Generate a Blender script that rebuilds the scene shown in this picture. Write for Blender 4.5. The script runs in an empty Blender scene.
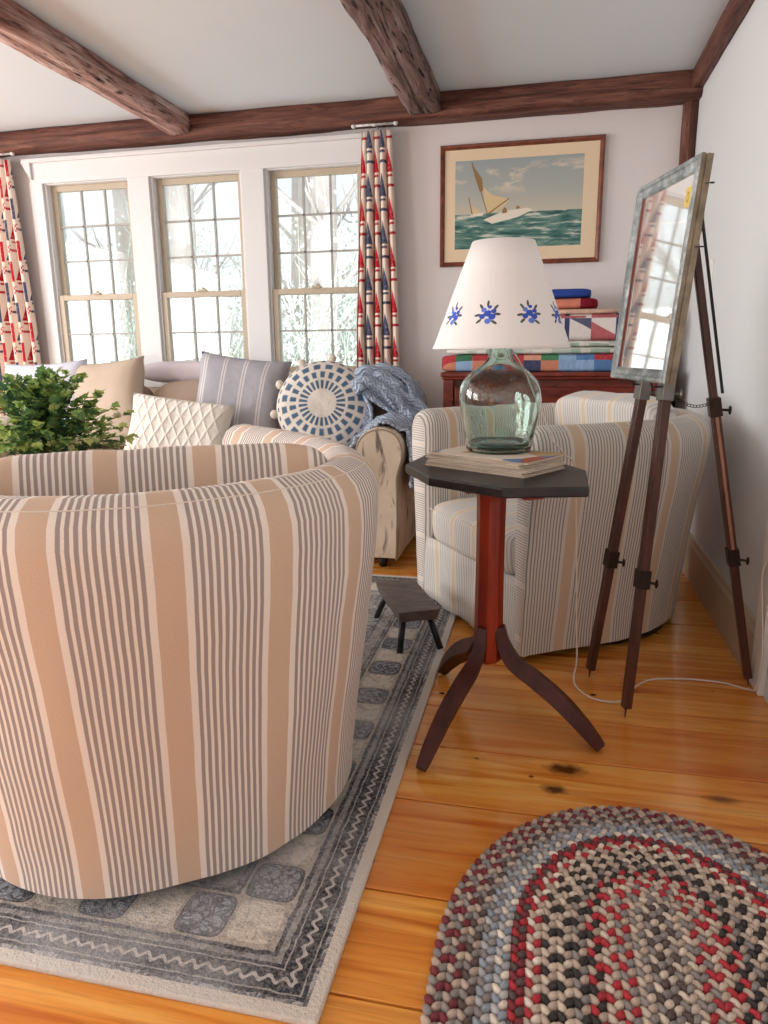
import bpy, math, random
from mathutils import Vector, Matrix, noise
random.seed(7)
PI = math.pi
sc = bpy.context.scene
COL = sc.collection

# ------------------------------------------------------------------ helpers
def s2l(c):
    return c / 12.92 if c <= .04045 else ((c + .055) / 1.055) ** 2.4
def rgb(r, g, b):
    return (s2l(r / 255), s2l(g / 255), s2l(b / 255), 1)

class NT:
    """small node-graph builder"""
    def __init__(s, name, rough=.6, spec=.5):
        s.m = bpy.data.materials.new(name); s.m.use_nodes = True
        s.t = s.m.node_tree; s.n = s.t.nodes; s.l = s.t.links
        s.b = s.n['Principled BSDF']; s.b.inputs['Roughness'].default_value = rough
        s.b.inputs['Specular IOR Level'].default_value = spec
        s._c = {}
    def set(s, sock, v):
        if isinstance(v, bpy.types.NodeSocket): s.l.new(v, sock)
        elif v is not None:
            if isinstance(v, tuple) and len(v) == 3 and sock.type == 'RGBA': v = v + (1,)
            sock.default_value = v
    def node(s, typ, **kw):
        n = s.n.new(typ)
        for k, v in kw.items(): setattr(n, k, v)
        return n
    def m_(s, op, a, b=None, c=None, clamp=False):
        n = s.node('ShaderNodeMath', operation=op, use_clamp=clamp)
        s.set(n.inputs[0], a); s.set(n.inputs[1], b); s.set(n.inputs[2], c)
        return n.outputs[0]
    def uv(s):
        if 'uv' not in s._c:
            n = s.node('ShaderNodeUVMap'); n.uv_map = 'UVMap'; s._c['uv'] = n.outputs[0]
        return s._c['uv']
    def obj(s):
        if 'o' not in s._c: s._c['o'] = s.node('ShaderNodeTexCoord').outputs['Object']
        return s._c['o']
    def xyz(s, v):
        n = s.node('ShaderNodeSeparateXYZ'); s.set(n.inputs[0], v); return n.outputs
    def comb(s, x, y, z=0.0):
        n = s.node('ShaderNodeCombineXYZ'); s.set(n.inputs[0], x); s.set(n.inputs[1], y); s.set(n.inputs[2], z); return n.outputs[0]
    def scale(s, v, sx, sy, sz=1):
        n = s.node('ShaderNodeMapping'); s.set(n.inputs[0], v); n.inputs['Scale'].default_value = (sx, sy, sz); return n.outputs[0]
    def noise(s, v, scale, detail=3, rough=.5, dist=0, col=False):
        n = s.node('ShaderNodeTexNoise'); s.set(n.inputs['Vector'], v); n.inputs['Scale'].default_value = scale
        n.inputs['Detail'].default_value = detail; n.inputs['Roughness'].default_value = rough
        n.inputs['Distortion'].default_value = dist
        return n.outputs['Color' if col else 'Fac']
    def vor(s, v, scale, feature='F1', out='Distance', rnd=1):
        n = s.node('ShaderNodeTexVoronoi', feature=feature); s.set(n.inputs['Vector'], v); n.inputs['Scale'].default_value = scale
        n.inputs['Randomness'].default_value = rnd
        return n.outputs[out]
    def ramp(s, f, stops, interp='LINEAR'):
        n = s.node('ShaderNodeValToRGB'); s.set(n.inputs[0], f); cr = n.color_ramp; cr.interpolation = interp
        while len(cr.elements) < len(stops): cr.elements.new(.5)
        for e, (p, c) in zip(cr.elements, stops):
            e.position = p; e.color = c if isinstance(c, tuple) else (c, c, c, 1)
        return n.outputs[0]
    def mix(s, f, a, b, mode='MIX'):
        n = s.node('ShaderNodeMix', data_type='RGBA', blend_type=mode, clamp_factor=True)
        s.set(n.inputs[0], f); s.set(n.inputs[6], a); s.set(n.inputs[7], b); return n.outputs[2]
    def rng(s, x, a, b, w=.001):
        """1 inside a..b"""
        u = s.m_('MULTIPLY', s.m_('SUBTRACT', x, a), 1 / w, clamp=True)
        v = s.m_('MULTIPLY', s.m_('SUBTRACT', b, x), 1 / w, clamp=True)
        return s.m_('MULTIPLY', u, v)
    def base(s, c): s.set(s.b.inputs['Base Color'], c)
    def bump(s, h, dist=.002, strength=1):
        n = s.node('ShaderNodeBump'); s.set(n.inputs['Height'], h); n.inputs['Distance'].default_value = dist
        n.inputs['Strength'].default_value = strength; s.l.new(n.outputs[0], s.b.inputs['Normal'])

def plain(name, c, rough=.6, metal=0, spec=.5, var=0, scale=30, bump=0):
    t = NT(name, rough, spec); t.b.inputs['Metallic'].default_value = metal
    if var:
        f = t.noise(t.obj(), scale, 4)
        t.base(t.mix(f, tuple(x * (1 - var) for x in c[:3]) + (1,), tuple(min(1, x * (1 + var)) for x in c[:3]) + (1,)))
        if bump: t.bump(f, bump)
    else: t.base(c)
    return t.m

class MB:
    def __init__(s): s.v = []; s.f = []; s.uv = []; s.mi = []; s.col = []; s.smooth = []
    def face(s, idx, uv=None, mi=0, col=None, sm=False):
        s.f.append(tuple(idx)); s.uv.append(uv or [(s.v[i][0] + s.v[i][1], s.v[i][2]) for i in idx]); s.mi.append(mi); s.col.append(col or (1, 1, 1)); s.smooth.append(sm)
    def add(s, v): s.v.append(tuple(v)); return len(s.v) - 1
    def grid(s, fn, nu, nv, mi=0, col=None, cu=False, uvf=None, sm=True, flip=False, cap=False):
        """fn(i,j)->point ; nu x nv points. cu closes the u loop"""
        base = len(s.v)
        for i in range(nu):
            for j in range(nv): s.v.append(tuple(fn(i, j)))
        for i in range(nu if cu else nu - 1):
            for j in range(nv - 1):
                a = [(i, j), (i + 1, j), (i + 1, j + 1), (i, j + 1)]
                if flip: a = a[::-1]
                idx = [base + (x % nu) * nv + y for x, y in a]
                uv = [uvf(x, y) for x, y in a] if uvf else [(x / nu, y / nv) for x, y in a]
                s.face(idx, uv, mi, col, sm)
        if cap and cu:
            s.face([base + i * nv for i in range(nu)][::(1 if flip else -1)], mi=mi, col=col)
            s.face([base + i * nv + nv - 1 for i in range(nu)][::(-1 if flip else 1)], mi=mi, col=col)
        return base
    def box(s, c, d, rz=0, mi=0, col=None, M=None, uvs=None):
        hx, hy, hz = d[0] / 2, d[1] / 2, d[2] / 2
        R = M or Matrix.Rotation(rz, 3, 'Z')
        b = len(s.v); L = []
        for x in (-hx, hx):
            for y in (-hy, hy):
                for z in (-hz, hz):
                    L.append((x, y, z)); s.v.append(tuple(Vector(c) + R @ Vector((x, y, z))))
        for q in ((0, 1, 3, 2), (4, 6, 7, 5), (0, 4, 5, 1), (2, 3, 7, 6), (0, 2, 6, 4), (1, 5, 7, 3)):
            n = {0: (1, 2), 1: (1, 2), 2: (0, 2), 3: (0, 2), 4: (0, 1), 5: (0, 1)}[[(0, 1, 3, 2), (4, 6, 7, 5), (0, 4, 5, 1), (2, 3, 7, 6), (0, 2, 6, 4), (1, 5, 7, 3)].index(q)]
            s.face([b + i for i in q], [(L[i][n[0]] + c[0], L[i][n[1]] + c[2]) for i in q], mi, col)
    def prism(s, poly, z0, z1, mi=0, col=None, fn=None):
        """poly in 2-D extruded from z0 to z1; fn maps (x,y,z)->point"""
        fn = fn or (lambda x, y, z: (x, y, z)); n = len(poly); b = len(s.v)
        for z in (z0, z1):
            for x, y in poly: s.v.append(tuple(fn(x, y, z)))
        s.face([b + i for i in range(n)][::-1], [poly[i] for i in range(n)][::-1], mi, col)
        s.face([b + n + i for i in range(n)], [poly[i] for i in range(n)], mi, col)
        for i in range(n):
            j = (i + 1) % n; s.face([b + i, b + j, b + n + j, b + n + i], [(0, z0), (1, z0), (1, z1), (0, z1)], mi, col)
    def tube(s, pts, r, n=10, mi=0, col=None, cap=True, sq=None, sm=True):
        pts = [Vector(p) for p in pts]; N = len(pts)
        if not hasattr(r, '__len__'): r = [r] * N
        T = [(pts[min(i + 1, N - 1)] - pts[max(i - 1, 0)]).normalized() for i in range(N)]
        up = Vector((0, 0, 1)) if abs(T[0].z) < .9 else Vector((0, 1, 0))
        A = T[0].cross(up).normalized(); fr = []
        for i in range(N):
            A = (A - T[i] * A.dot(T[i])).normalized(); fr.append((A.copy(), T[i].cross(A)))
        L = [0]
        for i in range(1, N): L.append(L[-1] + (pts[i] - pts[i - 1]).length)
        def f(i, j):
            a = 2 * PI * i / n + (PI / 4 if n == 4 else 0); c, d = math.cos(a), math.sin(a)
            k = r[j]; kx, ky = (k if not sq else k * sq[0]), (k if not sq else k * sq[1])
            return pts[j] + fr[j][0] * c * kx + fr[j][1] * d * ky
        s.grid(f, n, N, mi, col, cu=True, uvf=lambda i, j: (i / n * 2 * PI * .02, L[j]), sm=sm, cap=cap, flip=True)
    def lathe(s, prof, c=(0, 0, 0), n=32, mi=0, col=None, sm=True):
        s.grid(lambda i, j: (c[0] + prof[j][0] * math.cos(2 * PI * i / n), c[1] + prof[j][0] * math.sin(2 * PI * i / n), c[2] + prof[j][1]),
               n, len(prof), mi, col, cu=True, sm=sm, uvf=lambda i, j: (i / n, prof[j][1]))
    def ball(s, c, r, n=8, m=6, mi=0, col=None, M=None):
        r = r if hasattr(r, '__len__') else (r, r, r)
        def f(i, j):
            a = 2 * PI * i / n; b = -PI / 2 + PI * (j + .0) / (m)
            v = Vector((r[0] * math.cos(a) * math.cos(b), r[1] * math.sin(a) * math.cos(b), r[2] * math.sin(b)))
            return Vector(c) + (M @ v if M else v)
        s.grid(f, n, m + 1, mi, col, cu=True)
    def build(s, name, mats, parent=None, bevel=0, weld=False, autosm=None, loc=None, seg=2, subsurf=0):
        me = bpy.data.meshes.new(name); me.from_pydata(s.v, [], s.f)
        uvl = me.uv_layers.new(name='UVMap'); k = 0; d = []
        for u in s.uv:
            for p in u: d += [p[0], p[1]]
        uvl.data.foreach_set('uv', d)
        if any(c != (1, 1, 1) for c in s.col):
            ca = me.color_attributes.new('Col', 'FLOAT_COLOR', 'CORNER'); d = []
            for f, c in zip(s.f, s.col): d += [c[0], c[1], c[2], 1] * len(f)
            ca.data.foreach_set('color', d)
        me.polygons.foreach_set('material_index', s.mi); me.polygons.foreach_set('use_smooth', s.smooth)
        if not isinstance(mats, (list, tuple)): mats = [mats]
        for m in mats: me.materials.append(m)
        me.update()
        o = bpy.data.objects.new(name, me); COL.objects.link(o)
        if parent: o.parent = parent
        if loc: o.location = loc
        if weld:
            w = o.modifiers.new('w', 'WELD'); w.merge_threshold = .0005
        if bevel:
            b = o.modifiers.new('b', 'BEVEL'); b.width = bevel; b.segments = seg; b.limit_method = 'ANGLE'; b.angle_limit = .6
        if subsurf:
            q = o.modifiers.new('s', 'SUBSURF'); q.levels = q.render_levels = subsurf
        return o

def tag(o, label=None, cat=None, group=None, kind=None):
    if label: o['label'] = label
    if cat: o['category'] = cat
    if group: o['group'] = group
    if kind: o['kind'] = kind
    return o
def thing(name, loc, rz=0, label=None, cat=None, group=None, kind=None):
    o = bpy.data.objects.new(name, None); COL.objects.link(o); o.empty_display_size = .05
    o.location = loc; o.rotation_euler = (0, 0, rz); return tag(o, label, cat, group, kind)
def cr(P, n=12):
    P = [Vector(p) for p in P]; out = []
    for i in range(len(P) - 1):
        p0, p1, p2, p3 = P[max(i - 1, 0)], P[i], P[i + 1], P[min(i + 2, len(P) - 1)]
        for k in range(n):
            t = k / n; out.append(.5 * (2 * p1 + (p2 - p0) * t + (2 * p0 - 5 * p1 + 4 * p2 - p3) * t * t + (3 * p1 - p0 - 3 * p2 + p3) * t ** 3))
    out.append(P[-1]); return out
def nz(x, y=0, z=0, s=1): return noise.noise(Vector((x * s, y * s, z * s)))

D = 4.45      # back wall
XW = .721     # right wall
ZC = 2.47     # ceiling
XL = -4.8; YF = -2.6

# ------------------------------------------------------------------ materials
def wood(name, c1, c2, rough=.35, sc_=(3, 40, 40), dark=None, bump=.0004, spec=.5):
    t = NT(name, rough, spec); v = t.scale(t.obj(), *sc_)
    f = t.noise(v, 1, 6, .65, .6)
    col = t.ramp(f, [(.3, c1), (.7, c2)])
    if dark:
        g = t.noise(t.scale(t.obj(), sc_[0] * 2.5, sc_[1] * 1.7, sc_[2] * 1.7), 1, 5, .7, 1.2)
        col = t.mix(t.ramp(g, [(.52, 0.0), (.68, 1.0)]), col, dark)
    t.base(col); t.bump(f, bump); return t.m

M = {}
M['wall'] = plain('wall_paint', rgb(226, 219, 217), .85, spec=.2, var=.02, scale=2)
M['wallR'] = plain('wall_paint_right', rgb(220, 223, 224), .8, spec=.2, var=.015, scale=1.5)
M['ceil'] = plain('ceiling_paint', rgb(222, 230, 235), .9, spec=.2, var=.02, scale=3)
M['trim'] = plain('painted_trim', rgb(222, 222, 222), .45, var=.02, scale=4)
M['base'] = plain('baseboard_paint', rgb(196, 180, 158), .5, var=.04, scale=5)
M['sash'] = plain('sash_wood', rgb(188, 174, 152), .5, var=.06, scale=20)
M['muntin'] = plain('muntin_paint', rgb(168, 164, 158), .5)

def beam_mat():
    t = NT('hewn_beam', .75, .3)
    v = t.scale(t.obj(), 14, 14, 14)
    geo = t.node('ShaderNodeTexCoord').outputs['Object']
    uvv = t.scale(t.uv(), 22, 2.2)
    f = t.noise(uvv, 1, 8, .7, .8)
    col = t.ramp(f, [(.3, rgb(96, 62, 56)), (.42, rgb(146, 104, 94)), (.53, rgb(190, 152, 142)), (.66, rgb(224, 198, 190))])
    g = t.noise(t.scale(t.uv(), 60, 3.5), 1, 5, .6, 2)
    col = t.mix(t.ramp(g, [(.57, 0.0), (.66, 1.0)]), col, rgb(48, 28, 26))
    k = t.vor(t.scale(t.uv(), 9, 4), 1); col = t.mix(t.ramp(k, [(.05, 1.0), (.14, 0.0)]), col, rgb(35, 20, 18))
    t.base(col); t.bump(t.m_('SUBTRACT', f, t.m_('MULTIPLY', t.ramp(g, [(.58, 0.0), (.7, 1.0)]), .6)), .012); return t.m
def beam_mat_grey():
    t = NT('weathered_beam', .8, .25); f = t.noise(t.scale(t.uv(), 22, 2.2), 1, 8, .7, .8)
    col = t.ramp(f, [(.28, rgb(72, 54, 52)), (.42, rgb(112, 88, 84)), (.56, rgb(146, 122, 118)), (.72, rgb(186, 168, 162))])
    g = t.noise(t.scale(t.uv(), 50, 2.4), 1, 5, .6, 2.4); col = t.mix(t.ramp(g, [(.56, 0.0), (.62, 1.0)]), col, rgb(36, 22, 22))
    t.base(col); t.bump(t.m_('SUBTRACT', f, t.m_('MULTIPLY', t.ramp(g, [(.56, 0.0), (.64, 1.0)]), .7)), .012); return t.m
def beam_mat_dark():
    t = NT('stained_beam', .6, .35)
    f = t.noise(t.scale(t.uv(), 30, 2.5), 1, 8, .7, .8)
    col = t.ramp(f, [(.28, rgb(44, 24, 20)), (.45, rgb(92, 54, 44)), (.6, rgb(124, 80, 66)), (.75, rgb(160, 112, 94))])
    g = t.noise(t.scale(t.uv(), 80, 3.5), 1, 5, .6, 2)
    col = t.mix(t.ramp(g, [(.58, 0.0), (.68, 1.0)]), col, rgb(38, 22, 20))
    t.base(col); t.bump(f, .008); return t.m
M['beam'] = beam_mat(); M['beamg'] = beam_mat_grey(); M['beamd'] = beam_mat_dark()

def floor_mat():
    t = NT('pine_floor', .22, .5)
    at = t.node('ShaderNodeAttribute'); at.attribute_name = 'Col'
    r = t.xyz(at.outputs['Color'])[0]
    o = t.obj(); X = t.xyz(o)
    off = t.comb(t.m_('ADD', X[0], t.m_('MULTIPLY', r, 37.0)), X[1], t.m_('MULTIPLY', r, 11.0))
    f = t.noise(t.scale(off, 1.6, 22, 1), 1, 5, .55, .9)
    f2 = t.noise(t.scale(off, .7, 5, 1), 1, 3, .5, .5)
    col = t.ramp(f, [(.3, rgb(192, 98, 24)), (.43, rgb(228, 146, 54)), (.58, rgb(246, 180, 88)), (.75, rgb(250, 200, 116))])
    col = t.mix(t.m_('MULTIPLY', t.ramp(f2, [(.35, 0.0), (.65, 1.0)]), .4), col, rgb(226, 138, 54))
    col = t.mix(t.m_('MULTIPLY', t.m_('MULTIPLY', r, r), .42), col, rgb(190, 92, 34))
    # random knots and nail holes
    kd = t.vor(t.scale(off, 1.3, 3.4, 1), 1)
    col = t.mix(t.m_('MULTIPLY', t.ramp(kd, [(.03, 1.0), (.075, 0.0)]), .8), col, rgb(78, 32, 16))
    fg_ = t.noise(t.scale(off, 2.2, 70, 1), 1, 4, .6, 1.2); col = t.mix(t.m_('MULTIPLY', t.ramp(fg_, [(.5, 0.0), (.68, 1.0)]), .34), col, rgb(168, 84, 34))
    nd = t.vor(t.comb(t.m_('MULTIPLY', X[0], 4.6), t.m_('MULTIPLY', X[1], 7.0), 0.0), 1); col = t.mix(t.ramp(nd, [(.04, 1.0), (.06, 0.0)]), col, rgb(48, 24, 14))
    # the big double knot in the open boards
    for kx, ky, rx, ry in ((.090, 1.767, .062, .040), (.060, 1.672, .040, .026), (.0, 1.715, .01, .008), (-.27, 2.93, .03, .02)):
        wob = t.m_('MULTIPLY', t.m_('SUBTRACT', t.noise(o, 28, 2), .5), 1.1)
        dx = t.m_('DIVIDE', t.m_('SUBTRACT', X[0], kx), rx); dy = t.m_('DIVIDE', t.m_('SUBTRACT', X[1], ky), ry)
        dd = t.m_('ADD', t.m_('SQRT', t.m_('ADD', t.m_('MULTIPLY', dx, dx), t.m_('MULTIPLY', dy, dy))), wob)
        col = t.mix(t.m_('MULTIPLY', t.ramp(dd, [(.3, 1.0), (1.0, .0)]), .92), col, rgb(66, 22, 10))
    t.base(col)
    t.set(t.b.inputs['Roughness'], t.ramp(f, [(.3, .24), (.7, .13)]))
    t.b.inputs['Coat Weight'].default_value = .25; t.b.inputs['Coat Roughness'].default_value = .12
    t.bump(t.m_('ADD', f2, t.m_('MULTIPLY', f, .15)), .0035); return t.m
M['floor'] = floor_mat()

def stripe_mat(name, per, tan, tanw, cream, grey, ngrey, gw=.52, warm=1.0, axis=0):
    """slipcover ticking: wide tan band edged in cream, then a run of fine grey stripes"""
    t = NT(name, .9, .15)
    u = t.xyz(t.uv()); x = u[axis]; y = u[1 - axis]
    x = t.m_('ADD', x, t.m_('MULTIPLY', t.m_('SUBTRACT', t.noise(t.uv(), 9, 2), .5), .003))
    p = t.m_('WRAP', x, per, 0.0)
    edge = tanw / 2
    a = t.m_('ABSOLUTE', t.m_('SUBTRACT', p, per / 2))          # distance from tan centre
    col = cream
    g0 = edge + .010; gp = (per / 2 - g0) / (ngrey / 2)
    q = t.m_('FRACT', t.m_('DIVIDE', t.m_('SUBTRACT', a, g0), gp))
    greym = t.m_('MULTIPLY', t.rng(q, .5 - gw / 2, .5 + gw / 2, .08), t.m_('GREATER_THAN', a, g0))
    col = t.mix(greym, col, grey)
    col = t.mix(t.m_('LESS_THAN', a, edge), col, tan)
    w = t.noise(t.scale(t.uv(), 900, 260), 1, 1)
    w2 = t.noise(t.scale(t.uv(), 260, 900), 1, 1)
    ww = t.m_('MULTIPLY', w, w2)
    col = t.mix(t.ramp(ww, [(.12, .16), (.4, 0.0)]), col, rgb(120, 104, 92))
    t.base(col)
    big = t.noise(t.obj(), 6, 3, .5, .4)
    t.bump(t.m_('ADD', t.m_('MULTIPLY', ww, .12), big), .006, .8)
    t.b.inputs['Sheen Weight'].default_value = .15
    return t.m
M['stripe'] = stripe_mat('ticking_stripe', .2, rgb(218, 190, 166), .048, rgb(248, 238, 228), rgb(170, 158, 154), 10, .64)
M['stripeH'] = stripe_mat('ticking_stripe_across', .2, rgb(222, 206, 190), .002, rgb(232, 224, 216), rgb(168, 160, 158), 18, .45, axis=1)
M['stripeB'] = stripe_mat('ticking_stripe_pale', .2, rgb(220, 196, 168), .04, rgb(232, 226, 218), rgb(156, 148, 144), 12, .46)
M['stripeC'] = stripe_mat('ticking_stripe_cushion', .16, rgb(226, 206, 178), .022, rgb(226, 222, 216), rgb(192, 190, 188), 8, .5)
M['cream'] = plain('cream_linen', rgb(230, 220, 208), .9, spec=.15, var=.03, scale=18, bump=.003)
M['black'] = plain('black_metal', rgb(26, 25, 27), .4)
M['ebony'] = wood('worn_black_paint', rgb(26, 24, 25), rgb(50, 44, 44), .38, (6, 40, 40), spec=.45)
M['stooltop'] = wood('worn_stool_top', rgb(74, 66, 64), rgb(116, 104, 98), .5, (8, 30, 30))
M['redwood'] = wood('red_brown_wood', rgb(112, 28, 12), rgb(168, 56, 26), .3, (30, 30, 3))
M['leg'] = wood('dark_walnut', rgb(50, 20, 16), rgb(92, 42, 32), .42, (14, 14, 5), spec=.3)
M['chest'] = wood('mahogany', rgb(88, 24, 14), rgb(142, 54, 34), .3, (5, 30, 30), dark=rgb(56, 14, 10))
M['tripod'] = wood('tripod_wood', rgb(46, 22, 17), rgb(98, 52, 37), .36, (30, 30, 4), dark=rgb(42, 20, 16))
M['tripodedge'] = wood('tripod_edge', rgb(140, 86, 66), rgb(186, 136, 112), .4, (30, 30, 4))
M['brass'] = plain('dark_brass', rgb(58, 46, 40), .4, .8, var=.2)
M['steel'] = plain('grey_steel', rgb(120, 116, 112), .35, .8, var=.2)
M['white'] = plain('white_plastic', rgb(238, 236, 232), .4)
M['cord'] = plain('cream_cord', rgb(228, 216, 204), .5)

# ------------------------------------------------------------------ room shell
ys = [-2.6, -2.3, -2.02, -1.7, -1.42, -1.1, -.8, -.5, -.22, .08, .38, .70, .985, 1.24, 1.555, 1.81, 2.045, 2.375, 2.62, 2.9, 3.2, 3.48, 3.78, 4.1, 4.5]
fl = MB()
rr = random.Random(3)
joints = {13: [-.35, .01 + 10], 12: [-1.7], 14: [-2.4, .35 + 10]}
for i in range(len(ys) - 1):
    xs = [XL - .1]
    x = XL + rr.uniform(.4, 2.2)
    while x < XW - .3:
        if not (ys[i] > .9 and x > -.3): xs.append(x)
        x += rr.uniform(1.6, 3.2)
    xs.append(XW + .1)
    for a, b in zip(xs, xs[1:]):
        c = rr.random()
        fl.box(((a + b) / 2, (ys[i] + ys[i + 1]) / 2, -.03), (b - a - .005, ys[i + 1] - ys[i] - .0055, .06), col=(c, c, c))
tag(fl.build('floor', M['floor'], bevel=.0015, seg=1), 'wide honey pine floorboards with dark knots and nail holes', kind='structure')
sub = MB(); sub.box(((XL + XW) / 2, (YF + D) / 2, -.11), (XW - XL + .6, D - YF + .6, .1)); tag(sub.build('floor_base', M['leg']), kind='structure')

def wall_panel(name, mat, axis, pos, thick, a0, a1, z0, z1, holes, label):
    """wall with rectangular openings: axis 'x' runs along x at y=pos (thickness away from room)"""
    mb = MB(); xs = sorted({a0, a1, *[h[0] for h in holes], *[h[1] for h in holes]}); zs = sorted({z0, z1, *[h[2] for h in holes], *[h[3] for h in holes]})
    for i in range(len(xs) - 1):
        for j in range(len(zs) - 1):
            cx, cz = (xs[i] + xs[i + 1]) / 2, (zs[j] + zs[j + 1]) / 2
            if any(h[0] < cx < h[1] and h[2] < cz < h[3] for h in holes): continue
            dx, dz = xs[i + 1] - xs[i], zs[j + 1] - zs[j]
            if axis == 'x': mb.box((cx, pos + thick / 2, cz), (dx, abs(thick), dz))
            else: mb.box((pos + thick / 2, cx, cz), (abs(thick), dx, dz))
    return tag(mb.build(name, mat), label, kind='structure')
WX = [(-3.255, -2.665), (-2.487, -1.897), (-1.716, -1.126)]   # sash openings
WZ0, WZ1 = .955, 2.165
wall_panel('wall_back', M['wall'], 'x', D, .16, XL - .2, XW + .2, 0, ZC + .1, [(a - .02, b + .02, WZ0 - .02, WZ1 + .02) for a, b in WX], 'white plaster back wall with the window bank')
wall_panel('wall_right', M['wallR'], 'y', XW, .12, YF - .1, D + .1, 0, ZC + .1, [], 'plain white right wall')
wall_panel('wall_left', M['wall'], 'y', XL, -.12, YF - .1, D + .1, 0, ZC + .1, [(-1.6, .4, .6, 2.2), (1.2, 3.2, .6, 2.2)], 'white left wall')  # openings added out of view to let light in
wall_panel('wall_front', M['wall'], 'x', YF, -.12, XL - .2, XW + .2, 0, ZC + .1, [(-4.2, -2.4, .5, 2.2), (-1.8, .4, .3, 2.25)], 'white front wall')  # large unseen openings added to brighten the camera side
cb = MB(); cb.box(((XL + XW) / 2, (YF + D) / 2, ZC + .06), (XW - XL + .6, D - YF + .6, .12)); tag(cb.build('ceiling', M['ceil']), 'white plaster ceiling', kind='structure')

# baseboards
bb = MB()
prof = [(0, 0), (.022, 0), (.022, .165), (.014, .178), (.012, .195), (0, .2)]
bb.prism([(p[0], p[1]) for p in prof], 2.41, D, fn=lambda x, y, z: (XW - x, z, y))
bb.prism([(p[0], p[1]) for p in prof], YF, 1.35, fn=lambda x, y, z: (XW - x, z, y))
tag(bb.build('baseboard_right', M['base']), 'tan painted baseboard along the right wall', kind='structure')
bb = MB(); bb.prism([(p[0], p[1]) for p in prof], XL, XW, fn=lambda x, y, z: (z, D - x, y))
tag(bb.build('baseboard_back', M['base']), kind='structure')
# door casing where the baseboard stops on the right wall
dt = thing('door_1', (XW, 1.87, 0), 0, 'white painted door casing on the right wall by the cord', kind='structure')
for yy in (.43, -.43):
    m = MB(); m.box((-.012, yy + (.06 if yy > 0 else -.06), 1.03), (.024, .1, 2.06)); m.build('door_casing', M['white'], dt, bevel=.004)
m = MB(); m.box((-.012, 0, 2.11), (.024, 1.1, .1)); m.build('door_casing', M['white'], dt, bevel=.004)
m = MB(); m.box((-.004, 0, 1.03), (.008, .86, 2.06))
for zz in (.5, 1.5): m.box((-.010, 0, zz), (.008, .6, .7))
m.build('door_panel', M['wallR'], dt, bevel=.003)

# beams ------------------------------------------------------------
def beam(name, a, b, w, h, mat, label, seed, wav=.005):
    a, b = Vector(a), Vector(b); L = (b - a).length; d = (b - a).normalized(); side = Vector((-d.y, d.x, 0)) if abs(d.z) < .5 else Vector((1, 0, 0)); up = d.cross(side)
    n = int(L / .05) + 2; k = 40
    def f(i, j):
        t = j / (n - 1); ang = 2 * PI * (i + .5) / k; ang += .22 * math.sin(4 * ang + PI); c, s_ = math.cos(ang), math.sin(ang); p = (abs(c) ** 16 + abs(s_) ** 16) ** (-1 / 16)
        x, y = c * p, s_ * p
        q = a.lerp(b, t); nn = noise.fractal(Vector((q.x * 3 + seed, q.y * 3, q.z * 3 + i * .35)), 1, 2, 4) * wav + nz(q.x, q.y, q.z + seed, 1.6) * wav * 1.4
        return q + side * x * (w / 2 + nn) + up * y * (h / 2 + nn)
    m = MB(); m.grid(f, k, n, cu=True, cap=True, uvf=lambda i, j: (i / k * 2 * (w + h), L * j / (n - 1)), sm=True)
    return tag(m.build(name, mat), label, 'ceiling beam', kind='structure')
beam('trim_1', (XL, D - .07, ZC - .062), (XW, D - .07, ZC - .062), .155, .125, M['beamd'], 'long dark hewn beam along the top of the back wall', 3)
beam('trim_2', (-2.215, YF, ZC - .05), (-2.215, D - .14, ZC - .05), .155, .115, M['beam'], 'weathered reddish ceiling beam above the windows at left', 11)
beam('trim_3', (-.718, YF, ZC - .052), (-.718, D - .14, ZC - .052), .178, .118, M['beamg'], 'rough cracked grey-brown ceiling beam in the middle', 23, .008)
beam('trim_4', (XW - .03, YF, ZC - .045), (XW - .03, D - .12, ZC - .045), .06, .09, M['beamd'], 'slim dark beam where ceiling meets the right wall', 31, .003)
beam('trim_5', (XW - .035, D - .035, 0), (XW - .035, D - .035, ZC - .02), .07, .07, M['beamd'], 'dark corner post between back and right walls', 41, .003)

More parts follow.
